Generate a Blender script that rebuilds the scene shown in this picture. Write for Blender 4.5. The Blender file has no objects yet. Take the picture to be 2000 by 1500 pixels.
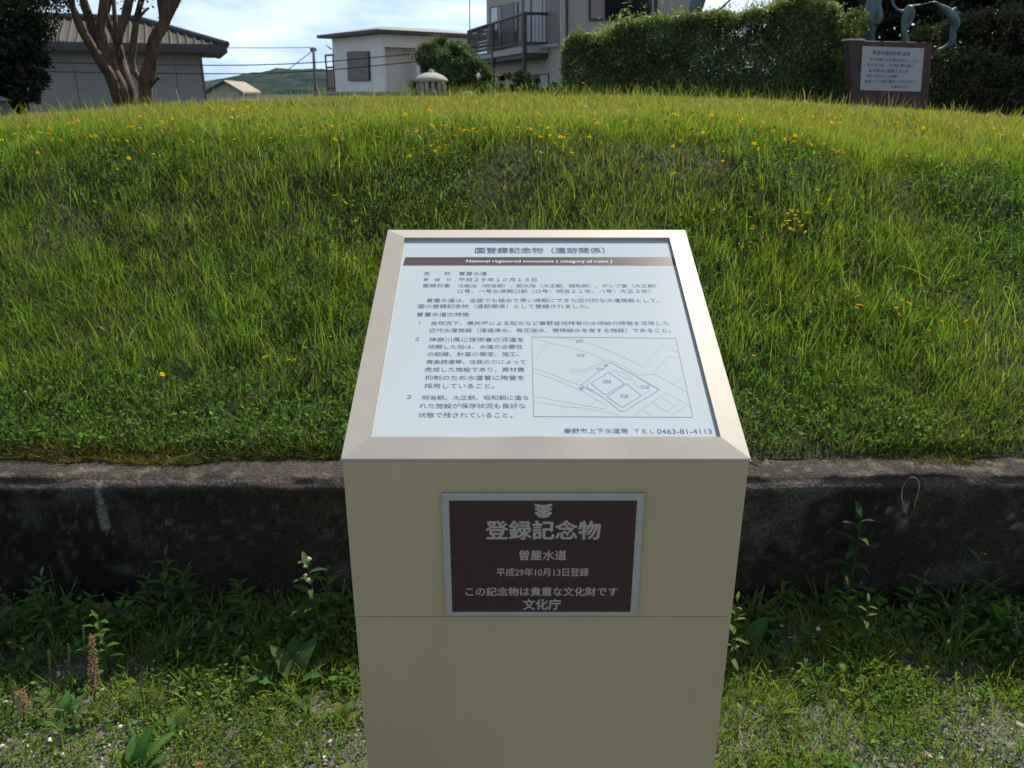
import bpy, math, random
import numpy as np
from mathutils import Vector, Matrix, noise as mnoise

random.seed(7)
RNG = np.random.default_rng(11)
R = math.radians
SC = bpy.context.scene
COL = SC.collection

# ------------------------------------------------------------------ camera, sky, sun, exposure
FPX = 1560.0                      # focal length in pixels of a 2000 px wide frame
PITCH = R(20.2)
EYE = 1.5
cam_d = bpy.data.cameras.new('camera')
cam_d.sensor_width = 36.0
cam_d.lens = FPX * 36.0 / 2000.0
cam_d.clip_start = 0.05
cam_d.clip_end = 6000
cam_d.dof.use_dof = True
cam_d.dof.focus_distance = 1.35
cam_d.dof.aperture_fstop = 14.0
cam = bpy.data.objects.new('camera', cam_d)
cam.location = (0, 0, EYE)
cam.rotation_euler = (math.pi / 2 - PITCH, 0, 0)
COL.objects.link(cam)
SC.camera = cam

SUN_EL, SUN_AZ = 50.0, 30.0       # azimuth measured from +Y towards +X
SKY_STRENGTH = 0.078
world = bpy.data.worlds.new("World")
SC.world = world
world.use_nodes = True
nt = world.node_tree
nt.nodes.clear()
wo = nt.nodes.new('ShaderNodeOutputWorld')
bg = nt.nodes.new('ShaderNodeBackground')
bg.inputs['Strength'].default_value = SKY_STRENGTH
sky = nt.nodes.new('ShaderNodeTexSky')
sky.sky_type = 'NISHITA'
sky.sun_disc = False
sky.sun_elevation = R(SUN_EL)
sky.sun_rotation = R(SUN_AZ)
sky.air_density = 1.0
sky.dust_density = 0.6
sky.ozone_density = 2.0
tc = nt.nodes.new('ShaderNodeTexCoord')
mp = nt.nodes.new('ShaderNodeMapping')
mp.inputs['Scale'].default_value = (3.2, 3.2, 13.0)
mp.inputs['Location'].default_value = (0.35, 0.1, 0.2)
nz = nt.nodes.new('ShaderNodeTexNoise')
nz.inputs['Scale'].default_value = 1.6
nz.inputs['Detail'].default_value = 7
nz.inputs['Roughness'].default_value = 0.55
rp = nt.nodes.new('ShaderNodeValToRGB')
rp.color_ramp.elements[0].position = 0.30
rp.color_ramp.elements[1].position = 0.66
mx = nt.nodes.new('ShaderNodeMix')
mx.data_type = 'RGBA'
mx.inputs[7].default_value = (10.6, 12.3, 13.8, 1)
nt.links.new(tc.outputs['Generated'], mp.inputs[0])
nt.links.new(mp.outputs[0], nz.inputs['Vector'])
nt.links.new(nz.outputs['Fac'], rp.inputs[0])
sx = nt.nodes.new('ShaderNodeSeparateXYZ')
nt.links.new(tc.outputs['Generated'], sx.inputs[0])
low_ = nt.nodes.new('ShaderNodeMapRange')          # cloud bank low in the sky, thinner overhead
low_.inputs['From Min'].default_value = 0.12; low_.inputs['From Max'].default_value = 0.55
low_.inputs['To Min'].default_value = 1.0; low_.inputs['To Max'].default_value = 0.3
nt.links.new(sx.outputs['Z'], low_.inputs['Value'])
mm_ = nt.nodes.new('ShaderNodeMath'); mm_.operation = 'MULTIPLY'
nt.links.new(rp.outputs[0], mm_.inputs[0]); nt.links.new(low_.outputs[0], mm_.inputs[1])
nt.links.new(mm_.outputs[0], mx.inputs[0])
lift = nt.nodes.new('ShaderNodeVectorMath'); lift.operation = 'ADD'      # read the sky a little above the murky horizon line
lift.inputs[1].default_value = (0, 0, 0.10)
nt.links.new(tc.outputs['Generated'], lift.inputs[0])
nt.links.new(lift.outputs[0], sky.inputs['Vector'])
tint = nt.nodes.new('ShaderNodeMix'); tint.data_type = 'RGBA'; tint.blend_type = 'MULTIPLY'
tint.inputs[0].default_value = 1.0
tint.inputs[7].default_value = (0.93, 1.04, 1.22, 1)
nt.links.new(sky.outputs[0], tint.inputs[6])
nt.links.new(tint.outputs[2], mx.inputs[6])
nt.links.new(mx.outputs[2], bg.inputs['Color'])
nt.links.new(bg.outputs[0], wo.inputs[0])

sun_d = bpy.data.lights.new('sun', 'SUN')
sun_d.energy = 5.0
sun_d.angle = R(0.5)
sun_d.color = (1.0, 0.94, 0.82)
sun = bpy.data.objects.new('sun', sun_d)
sdir = Vector((math.sin(R(SUN_AZ)) * math.cos(R(SUN_EL)), math.cos(R(SUN_AZ)) * math.cos(R(SUN_EL)), math.sin(R(SUN_EL))))
sun.rotation_euler = sdir.to_track_quat('Z', 'Y').to_euler()
sun.location = (0, 0, 30)
COL.objects.link(sun)

SC.view_settings.view_transform = 'Standard'
SC.view_settings.look = 'None'
SC.view_settings.exposure = 0.42
SC.view_settings.gamma = 1.0
SC.render.engine = 'CYCLES'
SC.cycles.use_denoising = True
SC.cycles.max_bounces = 8
SC.cycles.transparent_max_bounces = 8

# ------------------------------------------------------------------ helpers: pixels of the photograph to rays
CP, SP = math.cos(PITCH), math.sin(PITCH)


def ray(px, py):
    a, b = (px - 1000.0) / FPX, (py - 750.0) / FPX
    return Vector((a, CP - b * SP, -(SP + b * CP)))


def at(px, py, d):
    """point at forward distance d"""
    r = ray(px, py)
    return Vector((0, 0, EYE)) + r * (d / r.y)


def on_plane(px, py, p0, n):
    r = ray(px, py)
    o = Vector((0, 0, EYE))
    return o + r * ((Vector(p0) - o).dot(n) / r.dot(n))


def on_z(px, py, z):
    r = ray(px, py)
    return Vector((0, 0, EYE)) + r * ((z - EYE) / r.z)


# ------------------------------------------------------------------ helpers: objects
def tag(o, label=None, cat=None, group=None, kind=None):
    if label: o['label'] = label
    if cat: o['category'] = cat
    if group: o['group'] = group
    if kind: o['kind'] = kind
    return o


def empty(name, loc=(0, 0, 0), rz=0.0):
    o = bpy.data.objects.new(name, None)
    o.empty_display_size = 0.1
    o.location = loc
    o.rotation_euler = (0, 0, rz)
    COL.objects.link(o)
    return o


def link_mesh(name, me, mat, parent=None, smooth=False, world_coords=True):
    o = bpy.data.objects.new(name, me)
    COL.objects.link(o)
    if mat is not None and not me.materials:
        me.materials.append(mat)
    if parent is not None:
        o.parent = parent
        if world_coords:      # vertices were given in world space: take the parent's place out again
            o.matrix_parent_inverse = parent_inv(parent)
    if smooth:
        me.polygons.foreach_set('use_smooth', np.ones(len(me.polygons), dtype=bool))
    return o


def parent_inv(p):
    m = Matrix.Identity(4)
    q = p
    chain = []
    while q is not None:
        chain.append(q)
        q = q.parent
    for q in reversed(chain):
        m = m @ q.matrix_parent_inverse @ Matrix.LocRotScale(q.location, q.rotation_euler, q.scale)
    return m.inverted()


class MB:
    """collects polygons; build() links them as one mesh object"""
    def __init__(s):
        s.v, s.f = [], []

    def poly(s, pts):
        i = len(s.v)
        s.v += [tuple(p) for p in pts]
        s.f.append(tuple(range(i, i + len(pts))))

    def box(s, x0, x1, y0, y1, z0, z1, M=None):
        P = [Vector((x, y, z)) for z in (z0, z1) for (x, y) in ((x0, y0), (x1, y0), (x1, y1), (x0, y1))]
        if M is not None:
            P = [M @ p for p in P]
        i = len(s.v)
        s.v += [tuple(p) for p in P]
        for q in ((3, 2, 1, 0), (4, 5, 6, 7), (0, 1, 5, 4), (1, 2, 6, 5), (2, 3, 7, 6), (3, 0, 4, 7)):
            s.f.append(tuple(i + k for k in q))

    def prism(s, pts, off):
        """polygon pts extruded by vector off"""
        n = len(pts)
        i = len(s.v)
        off = Vector(off)
        s.v += [tuple(Vector(p)) for p in pts] + [tuple(Vector(p) + off) for p in pts]
        s.f.append(tuple(i + k for k in reversed(range(n))))
        s.f.append(tuple(i + n + k for k in range(n)))
        for k in range(n):
            j = (k + 1) % n
            s.f.append((i + k, i + j, i + n + j, i + n + k))

    def tube(s, pts, rad, n=8, cap=True, wob=0.0):
        pts = [Vector(p) for p in pts]
        if not hasattr(rad, '__len__'):
            rad = [rad] * len(pts)
        i0 = len(s.v)
        prev = None
        for k, p in enumerate(pts):
            t = (pts[min(k + 1, len(pts) - 1)] - pts[max(k - 1, 0)]).normalized()
            if prev is None:
                a = t.orthogonal().normalized()
            else:
                a = (prev - t * prev.dot(t)).normalized()
            prev = a
            b = t.cross(a)
            for j in range(n):
                an = 2 * math.pi * j / n
                r = rad[k] * (1 + (wob * mnoise.noise(p * 9 + Vector((an, k * .37, 0))) if wob else 0))
                s.v.append(tuple(p + (a * math.cos(an) + b * math.sin(an)) * r))
        for k in range(len(pts) - 1):
            for j in range(n):
                q = (j + 1) % n
                s.f.append((i0 + k * n + j, i0 + k * n + q, i0 + (k + 1) * n + q, i0 + (k + 1) * n + j))
        if cap:
            s.f.append(tuple(i0 + j for j in reversed(range(n))))
            s.f.append(tuple(i0 + (len(pts) - 1) * n + j for j in range(n)))

    def lathe(s, c, prof, n=24):
        c = Vector(c)
        i0 = len(s.v)
        for (r, z) in prof:
            for j in range(n):
                an = 2 * math.pi * j / n
                s.v.append((c.x + r * math.cos(an), c.y + r * math.sin(an), c.z + z))
        for k in range(len(prof) - 1):
            for j in range(n):
                q = (j + 1) % n
                s.f.append((i0 + k * n + j, i0 + k * n + q, i0 + (k + 1) * n + q, i0 + (k + 1) * n + j))

    def mesh(s, name='m'):
        me = bpy.data.meshes.new(name)
        me.from_pydata(s.v, [], s.f)
        me.update()
        return me

    def build(s, name, mat, parent=None, smooth=False, bevel=0.0, world_coords=True):
        o = link_mesh(name, s.mesh(name), mat, parent, smooth, world_coords)
        if bevel:
            b = o.modifiers.new('bevel', 'BEVEL')
            b.width = bevel
            b.segments = 2
            b.limit_method = 'ANGLE'
        return o


def np_mesh(name, verts, faces_flat, counts, colors=None, smooth=False):
    me = bpy.data.meshes.new(name)
    nv = len(verts)
    me.vertices.add(nv)
    me.vertices.foreach_set('co', np.ascontiguousarray(verts, dtype=np.float32).ravel())
    me.loops.add(len(faces_flat))
    me.loops.foreach_set('vertex_index', np.ascontiguousarray(faces_flat, dtype=np.int32))
    me.polygons.add(len(counts))
    st = np.concatenate(([0], np.cumsum(counts)[:-1])).astype(np.int32)
    me.polygons.foreach_set('loop_start', st)
    me.polygons.foreach_set('loop_total', np.asarray(counts, dtype=np.int32))
    if smooth:
        me.polygons.foreach_set('use_smooth', np.ones(len(counts), dtype=bool))
    me.update(calc_edges=True)
    if colors is not None:
        at_ = me.color_attributes.new('Col', 'FLOAT_COLOR', 'POINT')
        c4 = np.ones((nv, 4), dtype=np.float32)
        c4[:, :3] = colors
        at_.data.foreach_set('color', c4.ravel())
    return me


# vectorised value noise
def _hash(i, j, s):
    h = (i * 374761393 + j * 668265263 + s * 1442695041) & 0xffffffff
    h = ((h ^ (h >> 13)) * 1274126177) & 0xffffffff
    return ((h ^ (h >> 16)) & 0xffff) / 65535.0


def vnoise(x, y, s=0):
    x = np.asarray(x, dtype=np.float64); y = np.asarray(y, dtype=np.float64)
    i = np.floor(x).astype(np.int64); j = np.floor(y).astype(np.int64)
    u = x - i; v = y - j
    u = u * u * (3 - 2 * u); v = v * v * (3 - 2 * v)
    return (_hash(i, j, s) * (1 - u) * (1 - v) + _hash(i + 1, j, s) * u * (1 - v) + _hash(i, j + 1, s) * (1 - u) * v + _hash(i + 1, j + 1, s) * u * v)


def fbm(x, y, s=0, o=4):
    t = 0; a = 0.5; n = 0
    for k in range(o):
        t = t + a * vnoise(x, y, s + k * 17); n += a
        x = x * 2.03 + 3.1; y = y * 2.03 + 1.7; a *= 0.5
    return t / n


# ------------------------------------------------------------------ materials
def new_mat(name):
    m = bpy.data.materials.new(name)
    m.use_nodes = True
    n = m.node_tree
    return m, n, n.nodes['Principled BSDF'], n.nodes['Material Output']


def simple(name, col, rough=0.6, metal=0.0, var=0.15, scale=8.0, bump=0.0, bscale=60.0, detail=5, col2=None, spec=0.5, stretch=None, bdist=0.004):
    m, n, p, out = new_mat(name)
    t = n.nodes.new('ShaderNodeTexCoord')
    src = t.outputs['Object']
    if stretch:
        mp_ = n.nodes.new('ShaderNodeMapping')
        mp_.inputs['Scale'].default_value = stretch
        n.links.new(src, mp_.inputs[0]); src = mp_.outputs[0]
    z = n.nodes.new('ShaderNodeTexNoise')
    z.inputs['Scale'].default_value = scale
    z.inputs['Detail'].default_value = detail
    z.inputs['Roughness'].default_value = 0.6
    n.links.new(src, z.inputs['Vector'])
    r = n.nodes.new('ShaderNodeValToRGB')
    c1 = col2 if col2 else tuple(c * (1 - var) for c in col)
    c2 = col if col2 else tuple(min(1, c * (1 + var)) for c in col)
    r.color_ramp.elements[0].color = (*c1, 1); r.color_ramp.elements[0].position = 0.35
    r.color_ramp.elements[1].color = (*c2, 1); r.color_ramp.elements[1].position = 0.65
    n.links.new(z.outputs['Fac'], r.inputs[0])
    n.links.new(r.outputs[0], p.inputs['Base Color'])
    p.inputs['Roughness'].default_value = rough
    p.inputs['Metallic'].default_value = metal
    p.inputs['Specular IOR Level'].default_value = spec
    if bump:
        z2 = n.nodes.new('ShaderNodeTexNoise')
        z2.inputs['Scale'].default_value = bscale
        z2.inputs['Detail'].default_value = 6
        n.links.new(src, z2.inputs['Vector'])
        b = n.nodes.new('ShaderNodeBump')
        b.inputs['Strength'].default_value = bump
        b.inputs['Distance'].default_value = bdist
        n.links.new(z2.outputs['Fac'], b.inputs['Height'])
        n.links.new(b.outputs[0], p.inputs['Normal'])
    return m


def leafy(name, trans=0.4, rough=0.5, tcol=(1.02, 1.15, 0.5), spec=0.25):
    """leaf colour from the vertex attribute; part of the light passes through"""
    m, n, p, out = new_mat(name)
    a = n.nodes.new('ShaderNodeAttribute'); a.attribute_name = 'Col'
    n.links.new(a.outputs['Color'], p.inputs['Base Color'])
    p.inputs['Roughness'].default_value = rough
    p.inputs['Specular IOR Level'].default_value = spec
    tr = n.nodes.new('ShaderNodeBsdfTranslucent')
    mu = n.nodes.new('ShaderNodeMix'); mu.data_type = 'RGBA'; mu.blend_type = 'MULTIPLY'
    mu.inputs[0].default_value = 1.0
    mu.inputs[7].default_value = (*tcol, 1)
    n.links.new(a.outputs['Color'], mu.inputs[6])
    n.links.new(mu.outputs[2], tr.inputs['Color'])
    ms = n.nodes.new('ShaderNodeMixShader'); ms.inputs[0].default_value = trans
    n.links.new(p.outputs[0], ms.inputs[1]); n.links.new(tr.outputs[0], ms.inputs[2])
    n.links.new(ms.outputs[0], out.inputs['Surface'])
    return m


def attr_mat(name, rough=0.9, bump=0.0, bscale=80, spec=0.3, nscale=30, nvar=0.35, bdist=0.006):
    m, n, p, out = new_mat(name)
    a = n.nodes.new('ShaderNodeAttribute'); a.attribute_name = 'Col'
    t = n.nodes.new('ShaderNodeTexCoord')
    z = n.nodes.new('ShaderNodeTexNoise'); z.inputs['Scale'].default_value = nscale; z.inputs['Detail'].default_value = 8; z.inputs['Roughness'].default_value = .7
    n.links.new(t.outputs['Object'], z.inputs['Vector'])
    mr = n.nodes.new('ShaderNodeMapRange')
    mr.inputs['From Min'].default_value = .3; mr.inputs['From Max'].default_value = .7
    mr.inputs['To Min'].default_value = 1 - nvar; mr.inputs['To Max'].default_value = 1 + nvar
    n.links.new(z.outputs['Fac'], mr.inputs['Value'])
    mu = n.nodes.new('ShaderNodeVectorMath'); mu.operation = 'SCALE'
    n.links.new(a.outputs['Color'], mu.inputs[0]); n.links.new(mr.outputs[0], mu.inputs['Scale'])
    n.links.new(mu.outputs[0], p.inputs['Base Color'])
    p.inputs['Roughness'].default_value = rough
    p.inputs['Specular IOR Level'].default_value = spec
    if bump:
        z2 = n.nodes.new('ShaderNodeTexNoise'); z2.inputs['Scale'].default_value = bscale; z2.inputs['Detail'].default_value = 8
        n.links.new(t.outputs['Object'], z2.inputs['Vector'])
        b = n.nodes.new('ShaderNodeBump'); b.inputs['Strength'].default_value = bump; b.inputs['Distance'].default_value = bdist
        n.links.new(z2.outputs['Fac'], b.inputs['Height']); n.links.new(b.outputs[0], p.inputs['Normal'])
    return m


M = {}
M['body'] = simple('champagne_steel', (0.425, 0.352, 0.195), 0.5, 0.12, 0.06, 5.0, bump=0.05, bscale=420, spec=0.45, bdist=.001, stretch=(1, 1, .3))
M['frame'] = simple('champagne_aluminium', (0.395, 0.352, 0.295), 0.55, 0.08, 0.02, 5.0, bump=0.03, bscale=500, spec=0.3, stretch=(1, 6, 6), bdist=.001)
M['panel'] = simple('white_print_panel', (0.435, 0.485, 0.50), 0.15, 0.0, 0.012, 2.0, spec=0.25)  # bluish tint carries the sky's reflection in the base colour
M['ink'] = simple('sky_tinted_ink', (0.075, 0.115, 0.20), 0.6, var=.1, spec=.1)  # blue of the dark lettering is reflected sky put into the colour
M['mapline'] = simple('grey_map_line', (0.36, 0.41, 0.43), 0.5, var=.05, spec=.1)
M['mapdark'] = simple('blue_map_line', (0.16, 0.21, 0.30), 0.5, var=.05, spec=.1)
M['band'] = simple('grey_brown_band', (0.085, 0.062, 0.066), 0.35, var=.05, spec=.1)
M['bandtext'] = simple('white_band_letter', (0.72, 0.74, 0.76), 0.4, var=.03, spec=.1)
M['plaque_frame'] = simple('satin_silver', (0.42, 0.44, 0.43), 0.35, 0.5, 0.04, 30)
M['plaque'] = simple('dark_brown_enamel', (0.034, 0.013, 0.012), 0.5, 0, 0.12, 70)
M['plaque_text'] = simple('cast_silver_letter', (0.40, 0.38, 0.33), 0.4, 0.3, 0.05, 30)
M['grass'] = leafy('grass_blade', 0.5, 0.45)
M['leaf'] = leafy('weed_leaf', 0.45, 0.6, spec=.06)
M['treeleaf'] = leafy('tree_leaf', 0.28, 0.45)
M['darkleaf'] = leafy('evergreen_leaf', 0.15, 0.5)
M['petal'] = leafy('petal', 0.45, 0.8, (1.1, 1.0, 0.8), .1)
M['soil'] = attr_mat('bank_soil', 1.0, 0.8, 40, nscale=25, nvar=.5, bdist=.02)
M['gravel_ground'] = simple('gravel_ground', (0.17, 0.155, 0.135), 0.95, 0, 0, 90, bump=0.9, bscale=140, col2=(0.036, 0.029, 0.020), detail=8)
M['stone'] = attr_mat('pebble', 0.85, 0.3, 300, nscale=120, nvar=.3)
M['wall'] = attr_mat('weathered_concrete', 0.97, 0.9, 90, spec=.2, nscale=120, nvar=.85, bdist=.010)
M['bark'] = simple('crape_myrtle_bark', (0.165, 0.095, 0.055), 0.85, 0, 0, 8, bump=.9, bscale=26, col2=(0.036, 0.023, 0.016), stretch=(1, 1, .25))
M['darkbark'] = simple('dark_bark', (0.06, 0.045, 0.035), 0.9, 0, .3, 12, bump=.6, bscale=50)
M['housewall'] = simple('grey_render', (0.30, 0.285, 0.262), 0.9, 0, .07, 1.2, bump=.2, bscale=200)
M['joint'] = simple('dark_joint', (0.14, 0.135, 0.125), .9)
M['whitewall'] = simple('white_render', (0.74, 0.72, 0.68), 0.9, 0, .05, 1.0, bump=.2, bscale=150)
M['beigewall'] = simple('beige_render', (0.43, 0.395, 0.32), 0.9, 0, .05, .8, bump=.2, bscale=150)
M['tile'] = simple('grey_roof_tile', (0.085, 0.078, 0.066), 0.85, 0, .22, 3.5, spec=.2)
M['metalroof'] = simple('pale_metal_roof', (0.20, 0.195, 0.185), 0.6, .2, .05, 2)
M['darktrim'] = simple('dark_eave_trim', (0.06, 0.055, 0.055), 0.6, 0, .1)
M['shutter'] = simple('brown_shutter', (0.17, 0.145, 0.125), 0.6, 0, .1, 3)
M['darkglass'] = simple('dark_window_glass', (0.02, 0.022, 0.026), 0.08, 0, .1, 2, spec=.8)
M['curtain'] = simple('pale_curtain', (0.42, 0.42, 0.42), .8, 0, .12, 6, stretch=(8, 8, .2))
M['pinkcurtain'] = simple('faded_curtain', (0.33, 0.24, 0.22), .85, 0, .1, 6, stretch=(8, 8, .2))
M['railing'] = simple('brown_metal_rail', (0.075, 0.068, 0.066), 0.5, .3, .1)
M['mesh_rail'] = simple('brown_slat_screen', (0.22, 0.175, 0.15), 0.7, 0, .2, 10)
M['slab'] = simple('concrete_slab', (0.36, 0.355, 0.33), 0.9, 0, .1, 3)
M['concrete'] = simple('pale_concrete', (0.33, 0.31, 0.265), 0.85, 0, .12, 6, bump=.3, bscale=60)
M['greyconcrete'] = simple('stained_concrete', (0.30, 0.29, 0.25), 0.9, 0, .3, 9, bump=.4, bscale=40)
M['pole'] = simple('grey_pole', (0.12, 0.125, 0.13), .8)
M['wire'] = simple('black_cable', (0.02, 0.02, 0.022), .6)
M['bronze'] = simple('verdigris_bronze', (0.075, 0.12, 0.115), 0.55, .3, .3, 5, bump=.3, bscale=25)
M['brick'] = simple('red_brown_stone', (0.062, 0.033, 0.030), 0.7, 0, .2, 12, bump=.3, bscale=60)
M['board'] = simple('pale_sign_plate', (0.37, 0.365, 0.355), .5, 0, .04, 3)
M['capstone'] = simple('light_cap', (0.5, 0.48, 0.42), .7, 0, .15, 20)
M['tan_roof'] = simple('tan_metal_roof', (0.24, 0.19, 0.13), .7, 0, .08, 2)
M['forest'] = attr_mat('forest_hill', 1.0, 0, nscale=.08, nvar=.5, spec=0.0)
M['dryleaf'] = leafy('dry_leaf', .25, .7, (1.1, .95, .7))
M['greencap'] = simple('green_grey_cap', (0.22, 0.26, 0.25), .7)
M['post_stone'] = simple('grey_post_stone', (0.16, 0.16, 0.155), .85, 0, .15, 8)

# ------------------------------------------------------------------ terrain
WALL_F, WALL_B, WALL_H = 2.04, 2.185, 0.463
_py = np.arange(1.4, 40, 0.02)
_pz = np.interp(_py, [1.4, 2.18, 2.45, 2.9, 3.25, 3.55, 3.8, 4.2, 6, 9, 12.3, 13.2, 15.5, 18, 40],
                [0.10, 0.47, 0.57, 0.79, 1.02, 1.25, 1.305, 1.32, 1.345, 1.385, 1.385, 1.25, 0.35, 0.2, 0.2])
_k = np.ones(15) / 15
_pz = np.convolve(np.pad(_pz, 7, mode='edge'), _k, mode='valid')


def H(x, y, rough=True):
    x = np.asarray(x, dtype=np.float64); y = np.asarray(y, dtype=np.float64)
    z = np.interp(y, _py, _pz)
    w = np.clip((y - 2.3) / 1.3, 0, 1) * np.clip((16 - y) / 2.5, 0, 1)
    drop = 0.25 * (np.abs(x) / 5.5) ** 2.2
    drop = np.minimum(drop, 0.9)
    drop = drop + 0.085 * np.clip((x - 1.0) / 1.4, 0, 1) * np.clip((6 - y) / 2.0, 0, 1)
    z = z - drop * w
    if rough:
        near = np.clip((y - 2.16) / .3, 0, 1) * np.clip((16 - y) / 3, 0, 1)
        z = z + near * (0.11 * (fbm(x * 1.1, y * 1.1, 3, 3) - .5) + 0.05 * (fbm(x * 4.5, y * 4.5, 8, 3) - .5))
    return z


def build_terrain():
    ys = np.concatenate((np.arange(2.17, 4.6, .035), np.arange(4.6, 16, .14), np.arange(16, 60, 2.5), [80, 150, 400, 1200, 4000]))
    xp = np.concatenate((np.arange(0, 3.6, .045), np.arange(3.6, 14, .2), np.arange(14, 40, 3), [60, 120, 400, 1200, 4000]))
    xs = np.concatenate((-xp[:0:-1], xp))
    X, Y = np.meshgrid(xs, ys)
    Z = H(X, Y)
    nx, ny = len(xs), len(ys)
    V = np.stack((X.ravel(), Y.ravel(), Z.ravel()), 1)
    i = np.arange(ny - 1)[:, None] * nx + np.arange(nx - 1)[None, :]
    F = np.stack((i, i + 1, i + nx + 1, i + nx), -1).reshape(-1, 4)
    n = fbm(V[:, 0] * 3, V[:, 1] * 3, 21, 4)[:, None]
    c = np.array([0.030, 0.022, 0.013]) * (1 - n) + np.array([0.045, 0.060, 0.016]) * n
    me = np_mesh('grass_bank', V, F.ravel(), np.full(len(F), 4), c, True)
    tag(link_mesh('terrain', me, M['soil']), kind='structure')
    # lower ground in front of the wall
    ys = np.concatenate(([-4000, -800, -100, -20, -6], np.arange(-2, .8, .3), np.arange(.8, 2.12, .03)))
    xp = np.concatenate((np.arange(0, 2.2, .03), np.arange(2.2, 6, .3), [8, 14, 30, 100, 800, 4000]))
    xs = np.concatenate((-xp[:0:-1], xp))
    X, Y = np.meshgrid(xs, ys)
    Z = G(X, Y)
    nx, ny = len(xs), len(ys)
    V = np.stack((X.ravel(), Y.ravel(), Z.ravel()), 1)
    i = np.arange(ny - 1)[:, None] * nx + np.arange(nx - 1)[None, :]
    F = np.stack((i, i + 1, i + nx + 1, i + nx), -1).reshape(-1, 4)
    me = np_mesh('ground', V, F.ravel(), np.full(len(F), 4), None, True)
    tag(link_mesh('ground', me, M['gravel_ground']), kind='structure')


def G(x, y):
    x = np.asarray(x, dtype=np.float64); y = np.asarray(y, dtype=np.float64)
    near = np.clip((y + 1) / 1.5, 0, 1) * np.clip((3 - np.abs(x)) / 1, 0, 1)
    return near * (0.05 * (fbm(x * 2.2, y * 2.2, 31, 3) - .5) + 0.03 * np.clip((y - 1.75) / .3, 0, 1))


build_terrain()

# ------------------------------------------------------------------ retaining wall
def build_wall():
    xs = np.arange(-4.6, 5.0, 0.009)
    rows = []          # cross-section: (y, z, kind)
    for k in range(31):
        rows.append((WALL_F, -0.05 + (WALL_H + .05) * k / 30, 0))
    for k in range(1, 11):
        rows.append((WALL_F + (WALL_B - WALL_F) * k / 10, WALL_H, 1))
    rows.append((WALL_B, -0.05, 2))
    nr, nx = len(rows), len(xs)
    V = np.zeros((nr, nx, 3)); C = np.zeros((nr, nx, 3))
    chip = fbm(xs * 5, xs * 0, 41, 5)
    chip2 = np.clip((fbm(xs * 2.2, xs * 0 + 3, 43, 4) - .5) * 4, 0, 1)
    for k, (y, z, kd) in enumerate(rows):
        zz = np.full(nx, z); yy = np.full(nx, y)
        edge = np.exp(-((z - WALL_H) / .016) ** 2) * np.exp(-((y - WALL_F) / .018) ** 2)
        big = fbm(xs * 2.5, xs * 0 + z * 4, 45, 4) - .5
        fine = fbm(xs * 22, xs * 0 + z * 22 + y * 22, 47, 3) - .5
        if kd == 0:
            yy = yy + big * .035 + fine * .012 + edge * (.012 + .03 * chip * chip2) - .012 * np.exp(-((z - .43) / .025) ** 2)
        if kd <= 1:
            zz = zz + (big * .018 + fine * .008) * (1 if kd == 1 else edge) - edge * (.008 + .035 * np.clip(chip - .5, 0, 1) * 2 * chip2)
        V[k, :, 0] = xs; V[k, :, 1] = yy; V[k, :, 2] = zz
        if kd == 0:
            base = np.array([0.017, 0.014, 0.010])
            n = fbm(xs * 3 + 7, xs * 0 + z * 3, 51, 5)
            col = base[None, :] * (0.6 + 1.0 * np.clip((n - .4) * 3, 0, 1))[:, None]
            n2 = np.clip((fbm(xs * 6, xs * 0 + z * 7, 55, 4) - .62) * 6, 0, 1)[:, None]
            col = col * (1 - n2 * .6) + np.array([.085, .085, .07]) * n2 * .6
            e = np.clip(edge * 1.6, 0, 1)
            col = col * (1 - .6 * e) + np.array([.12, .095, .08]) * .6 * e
            for (px, py, rx, rz, a) in STAINS:
                q = at(px, py, WALL_F)
                dd = ((xs - q.x + .015 * (z - q.z) / rz * 0) / rx) ** 2 + ((z - q.z) / rz) ** 2
                wob = 0.25 + 2.2 * fbm(xs * 38, xs * 0 + z * 38, 57, 4)
                s = (np.clip((1.25 - dd * wob) * 2.2, 0, 1) * a)[:, None]
                col = col * (1 - s) + np.array([.16, .155, .135]) * s
            sp_ = np.clip((fbm(xs * 55, xs * 0 + z * 55, 65, 2) - .66) * 9, 0, 1)[:, None] * .5      # exposed aggregate
            col = col * (1 - sp_) + np.array([.075, .068, .055]) * sp_
        else:
            n = fbm(xs * 7, xs * 0 + y * 14, 61, 5)
            lich = np.clip((fbm(xs * 30, xs * 0 + y * 30, 63, 3) - .55) * 5, 0, 1)
            col = np.array([.052, .042, .035]) * (0.35 + 1.1 * n)[:, None]
            col = col * (1 - .6 * lich[:, None]) + np.array([.15, .13, .095]) * .6 * lich[:, None]
        C[k] = col
    i = np.arange(nr - 1)[:, None] * nx + np.arange(nx - 1)[None, :]
    F = np.stack((i, i + 1, i + nx + 1, i + nx), -1).reshape(-1, 4)
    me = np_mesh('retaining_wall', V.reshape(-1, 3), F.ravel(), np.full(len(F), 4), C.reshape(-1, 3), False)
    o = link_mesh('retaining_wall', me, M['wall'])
    tag(o, 'low dark weathered concrete retaining wall with chipped edge below the grassy bank', 'wall')


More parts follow.
